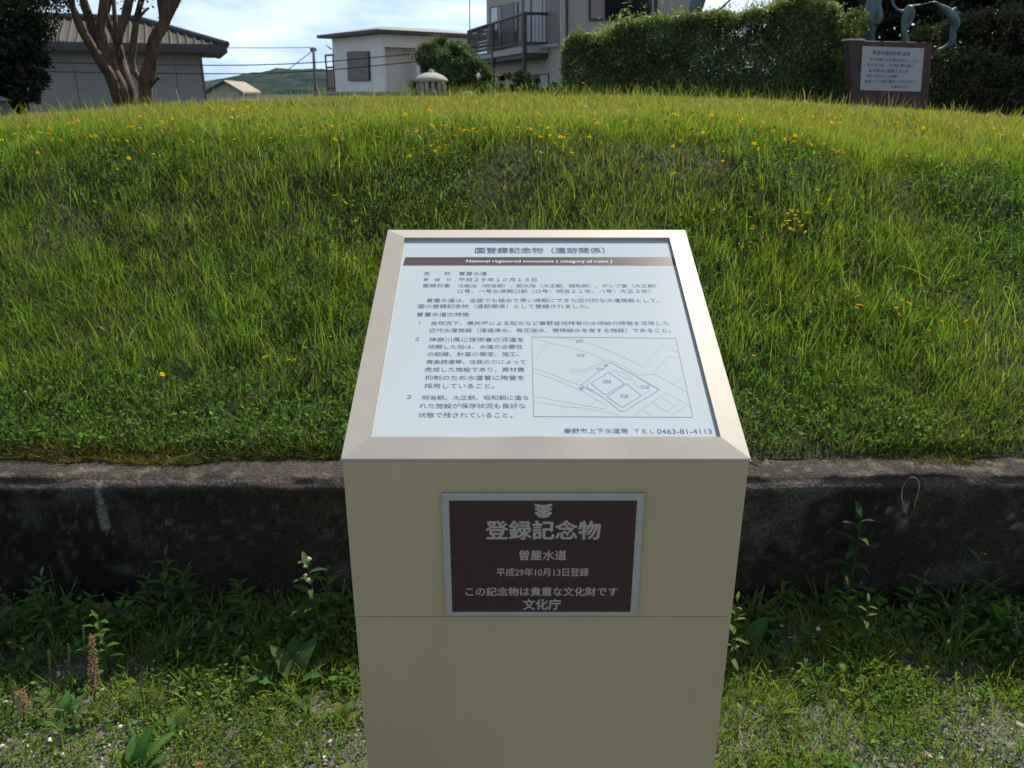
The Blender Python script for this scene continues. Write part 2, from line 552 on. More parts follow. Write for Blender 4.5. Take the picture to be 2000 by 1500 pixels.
STAINS = [(197, 955, .012, .045, .9), (205, 1010, .016, .045, .8), (210, 1028, .009, .02, 1), (332, 1015, .012, .011, .8), (314, 1021, .009, .007, .6),
          (238, 1052, .005, .005, .9), (107, 1034, .005, .005, .6), (374, 1046, .006, .006, .5), (262, 1035, .03, .06, .12), (300, 1065, .03, .03, .10),
          (1738, 994, .008, .010, .9), (1772, 990, .009, .016, .8), (1752, 1008, .008, .007, .7), (1772, 1013, .01, .009, .6), (1765, 1022, .03, .012, .4),
          (1990, 1025, .025, .012, .7), (1975, 1010, .012, .01, .6), (1540, 1060, .04, .03, .18), (1620, 1000, .03, .04, .12), (1580, 945, .018, .02, .2), (640, 1040, .02, .02, .2)]
build_wall()

# ------------------------------------------------------------------ grass, made of separate blades
def blades(name, P, h, w, bend, color, tipcol=None, label=None, flop=None):
    """P (n,3) roots; returns one mesh of 7-vertex blades"""
    n = len(P)
    az = RNG.uniform(0, 2 * math.pi, n)
    fz = RNG.uniform(0, 2 * math.pi, n)
    side = np.stack((np.cos(fz), np.sin(fz), np.zeros(n)), 1)
    lean = np.stack((np.cos(az), np.sin(az), np.zeros(n)), 1)
    tilt = RNG.normal(0, .16, (n, 2)) if flop is None else RNG.normal(0, 1, (n, 2)) * flop[:, None]
    up = np.stack((tilt[:, 0], tilt[:, 1], np.ones(n)), 1)
    up /= np.linalg.norm(up, axis=1)[:, None]
    ts = np.array([0, .38, .74, 1.0])
    ws = np.array([.75, 1.0, .62, 0])
    V = np.zeros((n, 7, 3), dtype=np.float32)
    Cc = np.zeros((n, 7, 3), dtype=np.float32)
    q = 0
    for t, wf in zip(ts, ws):
        c = P + up * (h * (t - .35 * bend * t * t))[:, None] + lean * (h * bend * t * t)[:, None]
        cc = color if tipcol is None else color * (1 - t ** 3) + tipcol * t ** 3
        if wf > 0:
            V[:, q] = c - side * (w * wf * .5)[:, None]; V[:, q + 1] = c + side * (w * wf * .5)[:, None]
            Cc[:, q] = cc; Cc[:, q + 1] = cc; q += 2
        else:
            V[:, q] = c; Cc[:, q] = cc
    b = np.arange(n)[:, None] * 7
    f = (b + np.array([0, 1, 3, 2, 2, 3, 5, 4, 4, 5, 6])[None, :]).ravel()
    cnt = np.tile(np.array([4, 4, 3]), n)
    return np_mesh(name, V.reshape(-1, 3), f, cnt, Cc.reshape(-1, 3))


def cjit(n, base, amt=.25, hue=.12):
    b = np.asarray(base, dtype=np.float64)
    v = np.exp(RNG.normal(0, amt, n))[:, None]
    return np.clip(b[None, :] * v * np.exp(RNG.normal(0, hue, (n, 3))), 0.002, 1)


GREENS = np.array([[0.130, 0.240, 0.034], [0.170, 0.275, 0.042], [0.085, 0.175, 0.030], [0.235, 0.27, 0.065]])
STRAW = np.array([0.30, 0.25, 0.12])


def grass_color(x, y, yellow):
    n = len(x)
    k = RNG.integers(0, 4, n)
    c = cjit(n, (1, 1, 1), .22, .08) * GREENS[k]
    m = np.clip(fbm(x * .9, y * .9, 71, 3) * 1.6 - .3 + yellow, 0, 1)[:, None]
    c = c * (1 - .55 * m) + np.array([0.24, 0.235, 0.06]) * .55 * m
    st = RNG.random(n) < np.clip(.03 + .16 * yellow, .012, 1)
    c[st] = cjit(int(st.sum()), STRAW, .25, .05)
    return c


def scatter(x0, x1, y0, y1, dens, keep):
    n = int((x1 - x0) * (y1 - y0) * dens)
    x = RNG.uniform(x0, x1, n); y = RNG.uniform(y0, y1, n)
    k = keep(x, y)
    return x[k], y[k]


def bare(x, y):
    """worn hollows, mostly along the lip of the bank"""
    lip = np.exp(-((y - 3.42 - .10 * np.sin(x * 1.7)) / .20) ** 2)
    nz_ = fbm(x * 1.5 + 4, y * 2.6, 131, 4)
    nz2 = fbm(x * 3.1, y * 3.1, 137, 4)
    return np.clip(lip * np.clip((nz_ - .36) * 6, 0, 1) + .9 * np.clip((nz2 - .60) * 7, 0, 1) * (y < 3.9), 0, 1)


def lay_grass():
    # --- bank: fine short undergrowth
    def keep(x, y):
        d = .30 + .95 * np.clip((fbm(x * 3.4, y * 3.4, 81, 4) - .33) * 3, 0, 1)
        return (np.abs(x) < .68 * y + .8) & (RNG.random(len(x)) < d * (1 - .45 * bare(x, y)))
    x, y = scatter(-3.6, 3.7, 2.19, 4.0, 19000, keep)
    z = H(x, y)
    n = len(x)
    hh = .022 + .05 * RNG.random(n) * (.4 + fbm(x * 2.5, y * 2.5, 85, 3))
    c = grass_color(x, y, np.full(n, -.1)) * .85
    me = blades('bank_undergrowth', np.stack((x, y, z), 1), hh, RNG.uniform(.0016, .0036, n), RNG.uniform(.1, .9, n), c, flop=np.full(n, .45))
    tag(link_mesh('bank_undergrowth', me, M['grass']), 'short matted grass covering the sloping bank above the wall', 'grass', kind='stuff')
    # --- bank: small broad leaves (clover, plantain and the like) in patches
    def keep3(x, y):
        d = np.clip((fbm(x * 2.6 + 7, y * 2.6, 141, 4) - .40) * 5, .04, 1)
        return (np.abs(x) < .68 * y + .8) & (RNG.random(len(x)) < d)
    x, y = scatter(-3.6, 3.7, 2.2, 4.3, 7500, keep3)
    n = len(x)
    z = H(x, y) + RNG.uniform(.004, .045, n)
    mm = RNG.random((n, 1))
    c = cjit(n, (.11, .22, .03), .3, .1) * mm + cjit(n, (.055, .13, .026), .3, .1) * (1 - mm)
    nrm = np.tile(np.array([[0, -.35, 1.2]]), (n, 1))
    BANK_LEAVES.append(leafcloud('bank_clover', np.stack((x, y, z), 1), RNG.uniform(.008, .024, n), c, .15, .6, nrm=nrm))
    # --- bank: long upright blades in tufts
    nt_ = 8500
    tx = RNG.uniform(-3.5, 3.6, nt_); ty = RNG.uniform(2.22, 4.0, nt_)
    kk = (fbm(tx * 1.9, ty * 1.9, 91, 3) + RNG.normal(0, .06, nt_) > .42) & (np.abs(tx) < .68 * ty + .7) & (RNG.random(nt_) > .62 * bare(tx, ty))
    tx, ty = tx[kk], ty[kk]
    cnt = RNG.integers(5, 26, len(tx))
    s = RNG.gamma(2.0, .014, len(tx)) + .012
    X = np.repeat(tx, cnt); Y = np.repeat(ty, cnt); S = np.repeat(s, cnt)
    n = len(X)
    X = X + RNG.normal(0, 1, n) * S; Y = np.maximum(Y + RNG.normal(0, 1, n) * S, 2.195)
    th = np.repeat(np.clip(RNG.gamma(4, .0175, len(tx)), .025, .17), cnt)
    tcol = np.repeat(grass_color(tx, ty, np.full(len(tx), -.2)), cnt, axis=0)
    edge = np.clip((Y - 2.2) / .35, .35, 1)
    h = th * RNG.uniform(.55, 1.15, n) * edge
    c = np.clip(tcol * np.exp(RNG.normal(0, .18, (n, 1))) * np.array([1.0, 1.12, .9]), .004, 1)
    me = blades('bank_grass', np.stack((X, Y, H(X, Y)), 1), h, RNG.uniform(.0014, .0034, n), RNG.beta(1.4, 3, n) * .9, c,
                tipcol=np.clip(c * np.array([1.5, 1.2, .9]), 0, 1), flop=np.full(n, .13))
    tag(link_mesh('bank_grass', me, M['grass']), 'long upright tufts of green grass on the sloping bank', 'grass', kind='stuff')
    # --- plateau
    xs, ys = [], []
    for (a, b, dn) in ((3.65, 5, 9000), (5, 7, 5500), (7, 9.5, 3200), (9.5, 12.8, 1700)):
        def keep2(x, y):
            d = .45 + .8 * np.clip((fbm(x * 2.2, y * 2.2, 95, 4) - .35) * 3, 0, 1)
            return (np.abs(x) < .62 * y + .9) & (RNG.random(len(x)) < d)
        q, r_ = scatter(-.62 * b - .9, .62 * b + .9, a, b, dn, keep2)
        xs.append(q); ys.append(r_)
    x = np.concatenate(xs); y = np.concatenate(ys); n = len(x)
    dist = y
    pat = fbm(x * 1.3, y * 1.3, 97, 3)
    h = (.03 + .065 * RNG.random(n) ** 1.4 * (.5 + pat)) * np.clip(1.05 - (dist - 4) * .03, .8, 1.1)
    tall = RNG.random(n) < .022
    h = np.where(tall, h * RNG.uniform(1.5, 2.6, n), h)
    w = RNG.uniform(.0022, .0045, n) * np.clip(dist / 4.2, 1, 2.1)
    yel = .20 + .65 * np.clip((y - 3.8) / 1.6, 0, 1)
    c = grass_color(x, y, yel)
    me = blades('meadow_grass', np.stack((x, y, H(x, y)), 1), h, w, RNG.beta(1.4, 2.6, n), c,
                tipcol=np.clip(c * np.array([1.7, 1.3, .9]), 0, 1), flop=np.full(n, .22))
    tag(link_mesh('meadow_grass', me, M['grass']), 'yellowish meadow grass on the flat top of the mound', 'grass', kind='stuff')
    # --- taller unmown growth before the hedge and board
    n = 5200
    x = RNG.uniform(-1.4, 8.2, n); y = 10.2 + RNG.uniform(0, 1.3, n)
    kk = fbm(x * 3, y * 3, 121, 3) > .40
    x, y = x[kk], y[kk]; n = len(x)
    h = .06 + .22 * RNG.random(n) ** 2
    c = grass_color(x, y, np.full(n, .1)) * .8
    me = blades('rough_grass', np.stack((x, y, H(x, y)), 1), h, RNG.uniform(.005, .011, n), RNG.beta(1.4, 2.4, n), c, tipcol=np.clip(c * np.array([1.7, 1.4, 1.1]), 0, 1), flop=np.full(n, .2))
    tag(link_mesh('rough_grass', me, M['grass']), 'rough taller grass and weeds at the foot of the hedge', 'grass', kind='stuff')
    # --- moss and turf lip hanging on the wall's top edge
    x = RNG.uniform(-2.6, 2.7, 60000); y = 2.150 + .03 * fbm(x * 6, x * 0, 107, 4) - .03 * np.clip((fbm(x * 3, x * 0, 109, 3) - .5) * 6, 0, 1) + np.abs(RNG.normal(0, .06, len(x)))
    k = (fbm(x * 5, y * 5, 101, 3) > .42) & (y < 2.42)
    x, y = x[k], y[k]; n = len(x)
    m = np.clip((fbm(x * 2.2, y * 2, 103, 3) - .42) * 5 - .4 * (x > .8), 0, 1)[:, None]
    c = cjit(n, (.145, .115, .025), .3, .1) * m + cjit(n, (.07, .095, .02), .3, .1) * (1 - m)
    me = blades('moss', np.stack((x, y, np.maximum(H(x, y), WALL_H - .005)), 1), RNG.uniform(.008, .034, n), RNG.uniform(.0016, .0032, n), RNG.uniform(.2, 1.3, n), c, flop=np.full(n, .8))
    tag(link_mesh('moss', me, M['grass']), 'brownish moss and turf along the back edge of the wall top', 'moss', kind='stuff')


# ------------------------------------------------------------------ leaves
def leafcloud(name, P, size, color, updir=.3, aspect=.5, nrm=None):
    """rhombic folded leaves at P (n,3)"""
    n = len(P)
    d = RNG.normal(0, 1, (n, 3)); d[:, 2] += updir
    d /= np.linalg.norm(d, axis=1)[:, None]
    q = RNG.normal(0, 1, (n, 3))
    if nrm is not None:
        q = np.cross(d, nrm + .55 * q)
    s = np.cross(d, q) if nrm is None else q
    s /= np.linalg.norm(s, axis=1)[:, None] + 1e-9
    u = np.cross(d, s)
    V = np.zeros((n, 4, 3), dtype=np.float32)
    L = size[:, None]
    V[:, 0] = P
    V[:, 1] = P + d * L * .45 + s * L * aspect * .5 + u * L * .10
    V[:, 2] = P + d * L
    V[:, 3] = P + d * L * .45 - s * L * aspect * .5 + u * L * .10
    b = np.arange(n)[:, None] * 4
    f = (b + np.array([0, 1, 2, 0, 2, 3])[None, :]).ravel()
    return np_mesh(name, V.reshape(-1, 3), f, np.full(2 * n, 3), np.repeat(color, 4, axis=0))


BANK_LEAVES = []
lay_grass()
tag(link_mesh('bank_clover', BANK_LEAVES[0], M['leaf']), 'patches of small broad-leaved weeds in the turf of the bank', 'ground cover', kind='stuff')


def leafshape(mb_v, mb_f, mb_c, base, d, up, L, W, droop, col, wave=0.0, seg=6):
    """one broad leaf: ribbed strip of 3 verts per row appended to lists"""
    d = Vector(d).normalized(); up = Vector(up)
    s = d.cross(up)
    if s.length < 1e-4: s = d.orthogonal()
    s.normalize(); u = s.cross(d).normalized()
    i0 = len(mb_v)
    for k in range(seg + 1):
        t = k / seg
        wd = W * .5 * (math.sin(math.pi * min(1, t ** .8)) ** .75 if 0 < t < 1 else (.12 if t == 0 else 0.0))
        c = Vector(base) + d * (L * t * (1 - .25 * droop * t)) + u * (-droop * L * t * t * .6)
        wv = wave * math.sin(k * 2.3 + L * 99) * W
        cc = [col[j] * (1 + .12 * random.uniform(-1, 1)) for j in range(3)]
        mb_v.append(tuple(c - s * wd + u * (wd * .35 + wv))); mb_v.append(tuple(c)); mb_v.append(tuple(c + s * wd + u * (wd * .35 - wv)))
        rib = [min(1, x * 1.35) for x in cc]
        mb_c.extend([cc, rib, cc])
        if k:
            a = i0 + (k - 1) * 3
            mb_f.append((a, a + 1, a + 4, a + 3)); mb_f.append((a + 1, a + 2, a + 5, a + 4))


class Leaves:
    def __init__(s): s.v, s.f, s.c = [], [], []

    def leaf(s, base, d, L, W, droop=.5, col=(.07, .13, .025), up=(0, 0, 1), wave=0.02, seg=6):
        leafshape(s.v, s.f, s.c, base, d, up, L, W, droop, col, wave, seg)

    def blob(s, c, r, col, n=6):
        """small faceted bud"""
        c = Vector(c); i = len(s.v)
        top, bot = c + Vector((0, 0, r)), c - Vector((0, 0, r))
        ring = [c + Vector((math.cos(6.283 * k / n) * r, math.sin(6.283 * k / n) * r, 0)) for k in range(n)]
        s.v += [tuple(top), tuple(bot)] + [tuple(q) for q in ring]
        s.c += [list(col)] * (n + 2)
        for k in range(n):
            j = (k + 1) % n
            s.f.append((i, i + 2 + k, i + 2 + j)); s.f.append((i + 1, i + 2 + j, i + 2 + k))

    def build(s, name, mat, parent=None, world_coords=True):
        fl = np.array([q for f in s.f for q in f]); ct = np.array([len(f) for f in s.f])
        me = np_mesh(name, np.array(s.v), fl, ct, np.array(s.c), True)
        return link_mesh(name, me, mat, parent, False, world_coords)


def stem(name, pts, r, col, parent, mat=None, n=6):
    m = MB(); m.tube(pts, r, n)
    me = m.mesh(name)
    a = me.color_attributes.new('Col', 'FLOAT_COLOR', 'POINT')
    a.data.foreach_set('color', np.tile(np.array([*col, 1], dtype=np.float32), (len(me.vertices), 1)).ravel())
    return link_mesh(name, me, mat or M['leaf'], parent, True)


# ------------------------------------------------------------------ information pedestal
def text_mesh(body, size=1.0, bold=0.0, spacing=1.0):
    c = bpy.data.curves.new('text', 'FONT')
    c.body = body; c.size = size; c.offset = bold; c.space_character = spacing
    c.fill_mode = 'FRONT' if hasattr(c, 'fill_mode') else c.fill_mode
    o = bpy.data.objects.new('text', c)
    COL.objects.link(o)
    bpy.context.view_layer.update()
    me = bpy.data.meshes.new_from_object(o.evaluated_get(bpy.context.evaluated_depsgraph_get()))
    bpy.data.objects.remove(o); bpy.data.curves.remove(c)
    n = len(me.vertices)
    co = np.zeros(n * 3); me.vertices.foreach_get('co', co)
    faces = [tuple(p.vertices) for p in me.polygons]
    bpy.data.meshes.remove(me)
    return co.reshape(-1, 3), faces


def catmull(pts, n=6):
    out = []
    P_ = [pts[0]] + list(pts) + [pts[-1]]
    for i in range(1, len(P_) - 2):
        for k in range(n):
            t = k / n
            a_, b_, c_, d_ = (np.array(P_[i - 1]), np.array(P_[i]), np.array(P_[i + 1]), np.array(P_[i + 2]))
            out.append(.5 * ((2 * b_) + (-a_ + c_) * t + (2 * a_ - 5 * b_ + 4 * c_ - d_) * t * t + (-a_ + 3 * b_ - 3 * c_ + d_) * t ** 3))
    out.append(np.array(pts[-1]))
    return out


class TextBlock:
    """lines of lettering laid on a plane (origin o, axes u, v)"""
    def __init__(s, o, u, v, n): s.o, s.u, s.v, s.n, s.V, s.F = o, u, v, n, [], []

    def line(s, body, pa, pb, lift=.0004, bold=0.0, hscale=1.0, spacing=1.0):
        """pa, pb: left-middle and right-middle points in world space"""
        co, fc = text_mesh(body, 1.0, 0.0, spacing)
        x0, x1 = co[:, 0].min(), co[:, 0].max()
        y0, y1 = co[:, 1].min(), co[:, 1].max()
        d = (pb - pa); L = d.length
        k = L / (x1 - x0)
        e = d.normalized()
        ym = .36
        shifts = [(0, 0)] if bold < .008 else ([(-bold, 0), (bold, 0)] if bold < .015 else [(-bold, 0), (bold, 0), (0, bold * .8), (0, -bold * .8)])
        for c_, (sx, sy) in enumerate(shifts):      # heavier strokes: the glyph laid a few times, a hair apart
            i = len(s.V)
            for p in co:
                s.V.append(tuple(pa + e * ((p[0] + sx - x0) * k) + s.v * ((p[1] + sy - ym) * k * hscale) + s.n * (lift + c_ * 3e-5)))
            s.F += [tuple(i + q for q in f) for f in fc]

    def build(s, name, mat, parent):
        me = bpy.data.meshes.new(name); me.from_pydata(s.V, [], s.F); me.update()
        return link_mesh(name, me, mat, parent)


YF, YB = 0.972, 1.487


def build_pedestal():
    fl, fr = at(666, 896, YF), at(1466, 896, YF)
    zf = fl.z
    bl, br = at(760, 449, YB), at(1340, 449, YB)
    zb = bl.z
    xl, xr = fl.x, fr.x
    root = empty('information_pedestal', ((xl + xr) / 2, (YF + YB) / 2, 0))
    tag(root, 'beige metal information pedestal with sloping white panel and brown plaque, standing before the wall', 'information sign')
    inset = 0.0012
    # body: lower and upper casing, a fine seam between them
    zs = on_plane(1060, 1205, (0, YF + inset, 0), Vector((0, 1, 0))).z
    b = MB(); b.box(xl + inset, xr - inset, YF + inset + .0012, YB - inset, -.03, zs - .0007)
    b.build('lower_casing', M['body'], root, bevel=.0012)
    b = MB()
    pts = [(xl + inset, YF + inset, zs + .0007), (xl + inset, YB - inset, zs + .0007), (xl + inset, YB - inset, zb - .0075), (xl + inset, YF + inset, zf - .0052)]
    b.prism(pts, (xr - xl - 2 * inset, 0, 0))
    b.build('upper_casing', M['body'], root, bevel=.001)
    # sloping top: frame of four mitred rails round a recessed panel
    u = Vector((1, 0, 0)); v = Vector((0, YB - YF, zb - zf)).normalized(); n = u.cross(v)
    o = Vector((xl, YF, zf)); Wd = xr - xl; Ln = math.hypot(YB - YF, zb - zf)

    def pp(a, c, h=0.0): return o + u * a + v * c + n * h
    rw = 0.0345; rise = 0.006; wob = .0
    outer = [(0, 0), (Wd, 0), (Wd, Ln), (0, Ln)]
    inner = [(rw, rw), (Wd - rw, rw), (Wd - rw, Ln - rw), (rw, Ln - rw)]
    for k in range(4):
        j = (k + 1) % 4
        m = MB()
        segs = 24
        for q in range(segs):
            t0, t1 = q / segs, (q + 1) / segs

            def lerp(A, Bq, t): return (A[0] + (Bq[0] - A[0]) * t, A[1] + (Bq[1] - A[1]) * t)

            def wv(t): return .0009 * math.sin(t * 17) * math.sin(math.pi * t) if k == 0 else 0
            o0, o1 = lerp(outer[k], outer[j], t0), lerp(outer[k], outer[j], t1)
            i0, i1 = lerp(inner[k], inner[j], t0), lerp(inner[k], inner[j], t1)
            A, Bp = pp(*o0, 0), pp(*o1, 0)
            C, D = pp(*i1, rise + wv(t1)), pp(*i0, rise + wv(t0))
            dn = Vector((0, 0, -.0030))
            m.poly([A + dn, Bp + dn, Bp, A])            # outer lip
            m.poly([A, Bp, C, D])                        # sloping face
            m.poly([D, C, pp(*i1, -.0025), pp(*i0, -.0025)])  # inner drop to the panel
        m.build('frame_rail', M['frame'], root)
    m = MB()
    lg = .0012
    m.prism([pp(-lg, -lg, -.0031), pp(Wd + lg, -lg, -.0031), pp(Wd + lg, Ln + lg, -.0031), pp(-lg, Ln + lg, -.0031)], -n * .0018)
    m.build('top_plate', M['frame'], root)
    # panel
    ph = 0.0
    g = .0004
    m = MB(); m.prism([pp(inner[0][0] + g, inner[0][1] + g, -.002), pp(inner[1][0] - g, inner[1][1] + g, -.002), pp(inner[2][0] - g, inner[2][1] - g, -.002), pp(inner[3][0] + g, inner[3][1] - g, -.002)], n * .002)
    panel = m.build('text_panel', M['panel'], root)
    p0 = pp(0, 0, 0)

    def pt(x, y): return on_plane(x, y, p0, n)
    # band
    m = MB()
    q = [pt(787, 518.5), pt(1319, 518.5), pt(1313.5, 502.5), pt(791.5, 502.5)]
    m.poly([w + n * .0003 for w in q]); m.build('heading_band', M['band'], panel)
    tb = TextBlock(p0, u, v, n)
    tb.line('National registered monument ( category of ruins )', pt(911, 510.3), pt(1195, 510.8), .0007, bold=.004, hscale=.92)
    tb.build('band_lettering', M['bandtext'], panel)
    tb = TextBlock(p0, u, v, n)
    for (s, x0, x1, y, b) in [
        ('国登録記念物（遺跡関係）', 928, 1181, 489.5, .012),
        ('名　　称', 828, 880, 534.5, .004), ('曽屋水道', 897, 951, 534.5, .004),
        ('登　録　日', 827, 880, 546.5, .004), ('平成２９年１０月１３日', 896, 1048, 546.5, .004),
        ('登録対象', 825, 880, 558, .004), ('沈殿池（明治期）、配水池（大正期、昭和期）、ポンプ室（大正期）', 894, 1281, 558.5, .004),
        ('ロ号、ハ号水源開口部（ロ号：明治２１年、ハ号：大正３年）', 894, 1270, 569, .004),
        ('曽屋水道は、全国でも極めて早い時期にできた近代的な水道施設として、', 834, 1287, 587, .004),
        ('国の登録記念物（遺跡関係）として登録されました。', 817, 1150, 598.5, .004),
        ('曽屋水道の特徴', 815, 917, 614.5, .006),
        ('１', 817, 823, 630, .006), ('自然流下、横井戸による取水など秦野盆地特有の水供給の特徴を活用した', 843, 1306, 631.5, .004),
        ('近代水道施設（濾過浄水、有圧送水、常時給水を有する施設）であること。', 838, 1310, 645.5, .004),
        ('２', 811, 819, 662, .006), ('神奈川県に技術者の派遣を', 838, 1023, 663.5, .006),
        ('依頼した他は、水道の必要性', 836, 1021, 677.5, .006), ('の認識、計画の策定、施工、', 835, 1014, 692, .006),
        ('資金調達等、住民の力によって', 833, 1027, 707, .006), ('完成した施設であり、資材費', 830, 1024, 722, .006),
        ('抑制のため水道管に陶管を', 831, 1024, 738, .006), ('採用していること。', 829, 966, 754, .006),
        ('３', 794, 803, 775.5, .006), ('明治期、大正期、昭和期に造ら', 824, 1032, 777, .006),
        ('れた施設が保存状況も良好な', 819, 1027, 793, .006), ('状態で残されていること。', 817, 1001, 811, .006),
        ('秦野市上下水道局', 1101, 1226, 842, .006), ('ＴＥＬ', 1239, 1277, 842.5, .004), ('0463-81-4113', 1283, 1390, 842.5, .004)]:
        hs = 1.0
        if s in ('１', '２', '３'):
            hs = .9
        tb.line(s, pt(x0, y), pt(x1, y), .0003, bold=b * 1.3, hscale=hs * .93)
    tb.build('body_lettering', M['ink'], panel)
    # map drawing
    mm, md = MB(), MB()

    def zp(X, Y): return pt(1020 + X / 5.714, 640 + Y / 5.714)

    def stroke(mb, pts, w=.00045, closed=False, lift=.0003):
        P = [zp(*p) for p in pts]
        if closed: P.append(P[0])
        for a, c in zip(P[:-1], P[1:]):
            e = (c - a)
            if e.length < 1e-6: continue
            e.normalize(); s_ = n.cross(e) * w
            mb.poly([a - s_ - e * w * .5 + n * lift, c - s_ + e * w * .5 + n * lift, c + s_ + e * w * .5 + n * lift, a + s_ - e * w * .5 + n * lift])
    stroke(md, [(107, 103), (1712, 118), (1905, 1000), (127, 992)], .00045, True)
    for L in [[(120, 118), (300, 165), (640, 250), (800, 300), (930, 365)], [(300, 165), (130, 370)], [(350, 110), (600, 135), (820, 195), (1050, 290), (1200, 360), (1350, 435)],
              [(1350, 435), (1480, 300), (1560, 205), (1595, 125)], [(930, 365), (840, 410), (740, 450), (640, 467), (540, 470), (545, 497), (650, 490), (720, 475)],
              [(650, 490), (590, 600), (610, 610), (700, 485)], [(720, 475), (870, 430), (960, 380)], [(960, 350), (1100, 415), (1290, 530), (1470, 520)],
              [(128, 450), (330, 520), (520, 600), (640, 640)], [(128, 495), (330, 565), (520, 640), (660, 700), (790, 780), (930, 855), (945, 880), (920, 905), (700, 870), (400, 815), (130, 765)],
              [(130, 825), (300, 850), (455, 880), (640, 890), (880, 930), (1050, 960), (1095, 992)], [(465, 865), (435, 990)], [(720, 900), (705, 990)], [(820, 805), (760, 870)],
              [(1710, 175), (1665, 240), (1740, 270)], [(1755, 350), (1690, 330), (1630, 318), (1470, 495), (1480, 520), (1700, 640), (1850, 725)], [(1795, 535), (1690, 630)],
              [(1230, 995), (1330, 915), (1450, 830), (1560, 755), (1600, 730), (1700, 775), (1880, 880)], [(1560, 780), (1690, 865)], [(1450, 830), (1610, 940)], [(1760, 830), (1610, 940)], [(1830, 870), (1680, 970)], [(1350, 920), (1440, 985)],
              [(1245, 620), (1290, 570)], [(1245, 620), (1320, 680)], [(1000, 470), (1120, 500), (1220, 560)], [(1050, 500), (1130, 560), (1200, 580), (1240, 550)], [(1340, 640), (1420, 700), (1320, 760)]]:
        stroke(mm, L, .00028)
    for L, cl in [([(985, 388), (1250, 530), (1530, 690), (1450, 745), (1250, 860), (1170, 920), (1120, 937), (1080, 920), (980, 840), (840, 740), (720, 680), (660, 640), (800, 530), (900, 450)], True),
                  ([(970, 497), (1140, 625), (925, 752), (765, 622)], True), ([(1165, 625), (1330, 760), (1115, 890), (945, 772)], True),
                  ([(1300, 562), (1525, 690)], False), ([(640, 680), (690, 660)], False), ([(740, 600), (725, 650), (745, 690), (800, 700)], False)]:
        stroke(md, L, .00036, cl)
    for (X, Y, w_, h_) in [(660, 678, 22, 14), (935, 425, 18, 8)]:
        md.poly([zp(X - w_, Y + h_) + n * .0003, zp(X + w_, Y + h_) + n * .0003, zp(X + w_, Y - h_) + n * .0003, zp(X - w_, Y - h_) + n * .0003])
    mo = mm.build('map_drawing', M['mapline'], panel)
    md.build('map_outline', M['mapdark'], panel)
    tb = TextBlock(p0, u, v, n)
    for (s, X0, X1, Y) in [('ハ号水源', 590, 680, 138), ('開口部', 600, 670, 158), ('ロ号水源', 605, 700, 298), ('開口部', 615, 690, 318), ('沈殿池', 905, 990, 592), ('（明治期）', 900, 1000, 612),
                           ('配水池', 1095, 1180, 755), ('（大正期）', 1090, 1190, 776), ('ポンプ室', 1315, 1420, 650), ('（大正期）', 1320, 1415, 672), ('配水池', 835, 915, 462)]:
        tb.line(s, zp(X0, Y), zp(X1, Y), .0003, bold=.01)
    tb.build('map_lettering', M['mapdark'], panel)
    # plaque on the front
    fn = Vector((0, -1, 0)); fy = YF + inset
    th = .006
    c4 = [(863, 964), (1259, 966), (1245, 1203.5), (869, 1202.5)]
    P = [on_plane(x, y, (0, fy - th, 0), fn) for x, y in c4]
    x0, x1 = (P[0].x + P[3].x) / 2, (P[1].x + P[2].x) / 2
    z1, z0 = (P[0].z + P[1].z) / 2, (P[2].z + P[3].z) / 2
    m = MB(); m.box(x0, x1, fy - th, fy - .0005, z0, z1)
    pl = m.build('plaque', M['plaque_frame'], root, bevel=.001)
    fw = (x1 - x0) * 0.0365
    m = MB(); m.box(x0 + fw, x1 - fw, fy - th - .0008, fy - th + .002, z0 + fw * .72, z1 - fw * .98)
    m.build('plaque_board', M['plaque'], pl, bevel=.0005)
    y_ = fy - th - .0008

    def fp(x, y): return on_plane(x, y, (0, y_, 0), fn)
    tb = TextBlock(fp(1060, 1100), Vector((1, 0, 0)), Vector((0, 0, 1)), fn)
    for (s, a, c, yy, b, hs) in [('登録記念物', 949, 1172, 1036, .03, .98), ('曽屋水道', 1015, 1106, 1084.5, .022, 1.02), ('平成29年10月13日登録', 970, 1149.5, 1117.5, .016, 1.12),
                                 ('この記念物は貴重な文化財です', 910, 1206, 1155.5, .026, 1.0), ('文化庁', 1021.5, 1095, 1180.5, .026, 1.05)]:
        tb.line(s, fp(a, yy), fp(c, yy), .0004, bold=b, hscale=hs)
    tb.build('plaque_lettering', M['plaque_text'], pl)
    # emblem: three stacked bracket blocks
    m = MB()

    def ep(X, Y): return fp(840 + X / 4.545, 940 + Y / 4.545) + fn * .0004
    cx = 1005
    tiers = [(197, 250, 80, 58), (232, 285, 76, 56), (268, 325, 76, 40)]
    for (ya, yb, wt, wb) in tiers:
        sh = (yb - ya)
        prof = [(-wt, 0), (-wt * .55, sh * .10), (-wt * .25, sh * .22), (wt * .25, sh * .22), (wt * .55, sh * .10), (wt, 0), (wt * .98, sh * .38), (wt * .70, sh * .56), (wt * .66, sh * .70),
                (wb, sh * .9), (wb * .4, sh * .93), (0, sh), (-wb * .4, sh * .93), (-wb, sh * .9), (-wt * .66, sh * .70), (-wt * .70, sh * .56), (-wt * .98, sh * .38)]
        m.poly([ep(cx + a, ya + c) + fn * (.0001 * (ya > 210) + .0001 * (ya > 250)) for a, c in reversed(prof)])
    m.build('emblem', M['plaque_text'], pl)
    # dark eyes of the emblem (gaps where the plate shows)
    m = MB()
    for Y in (243, 280):
        for sx in (-30, 28):
            m.poly([ep(cx + sx - 13, Y) + fn * .0004, ep(cx + sx, Y + 5) + fn * .0004, ep(cx + sx + 13, Y) + fn * .0004, ep(cx + sx, Y - 5) + fn * .0004])
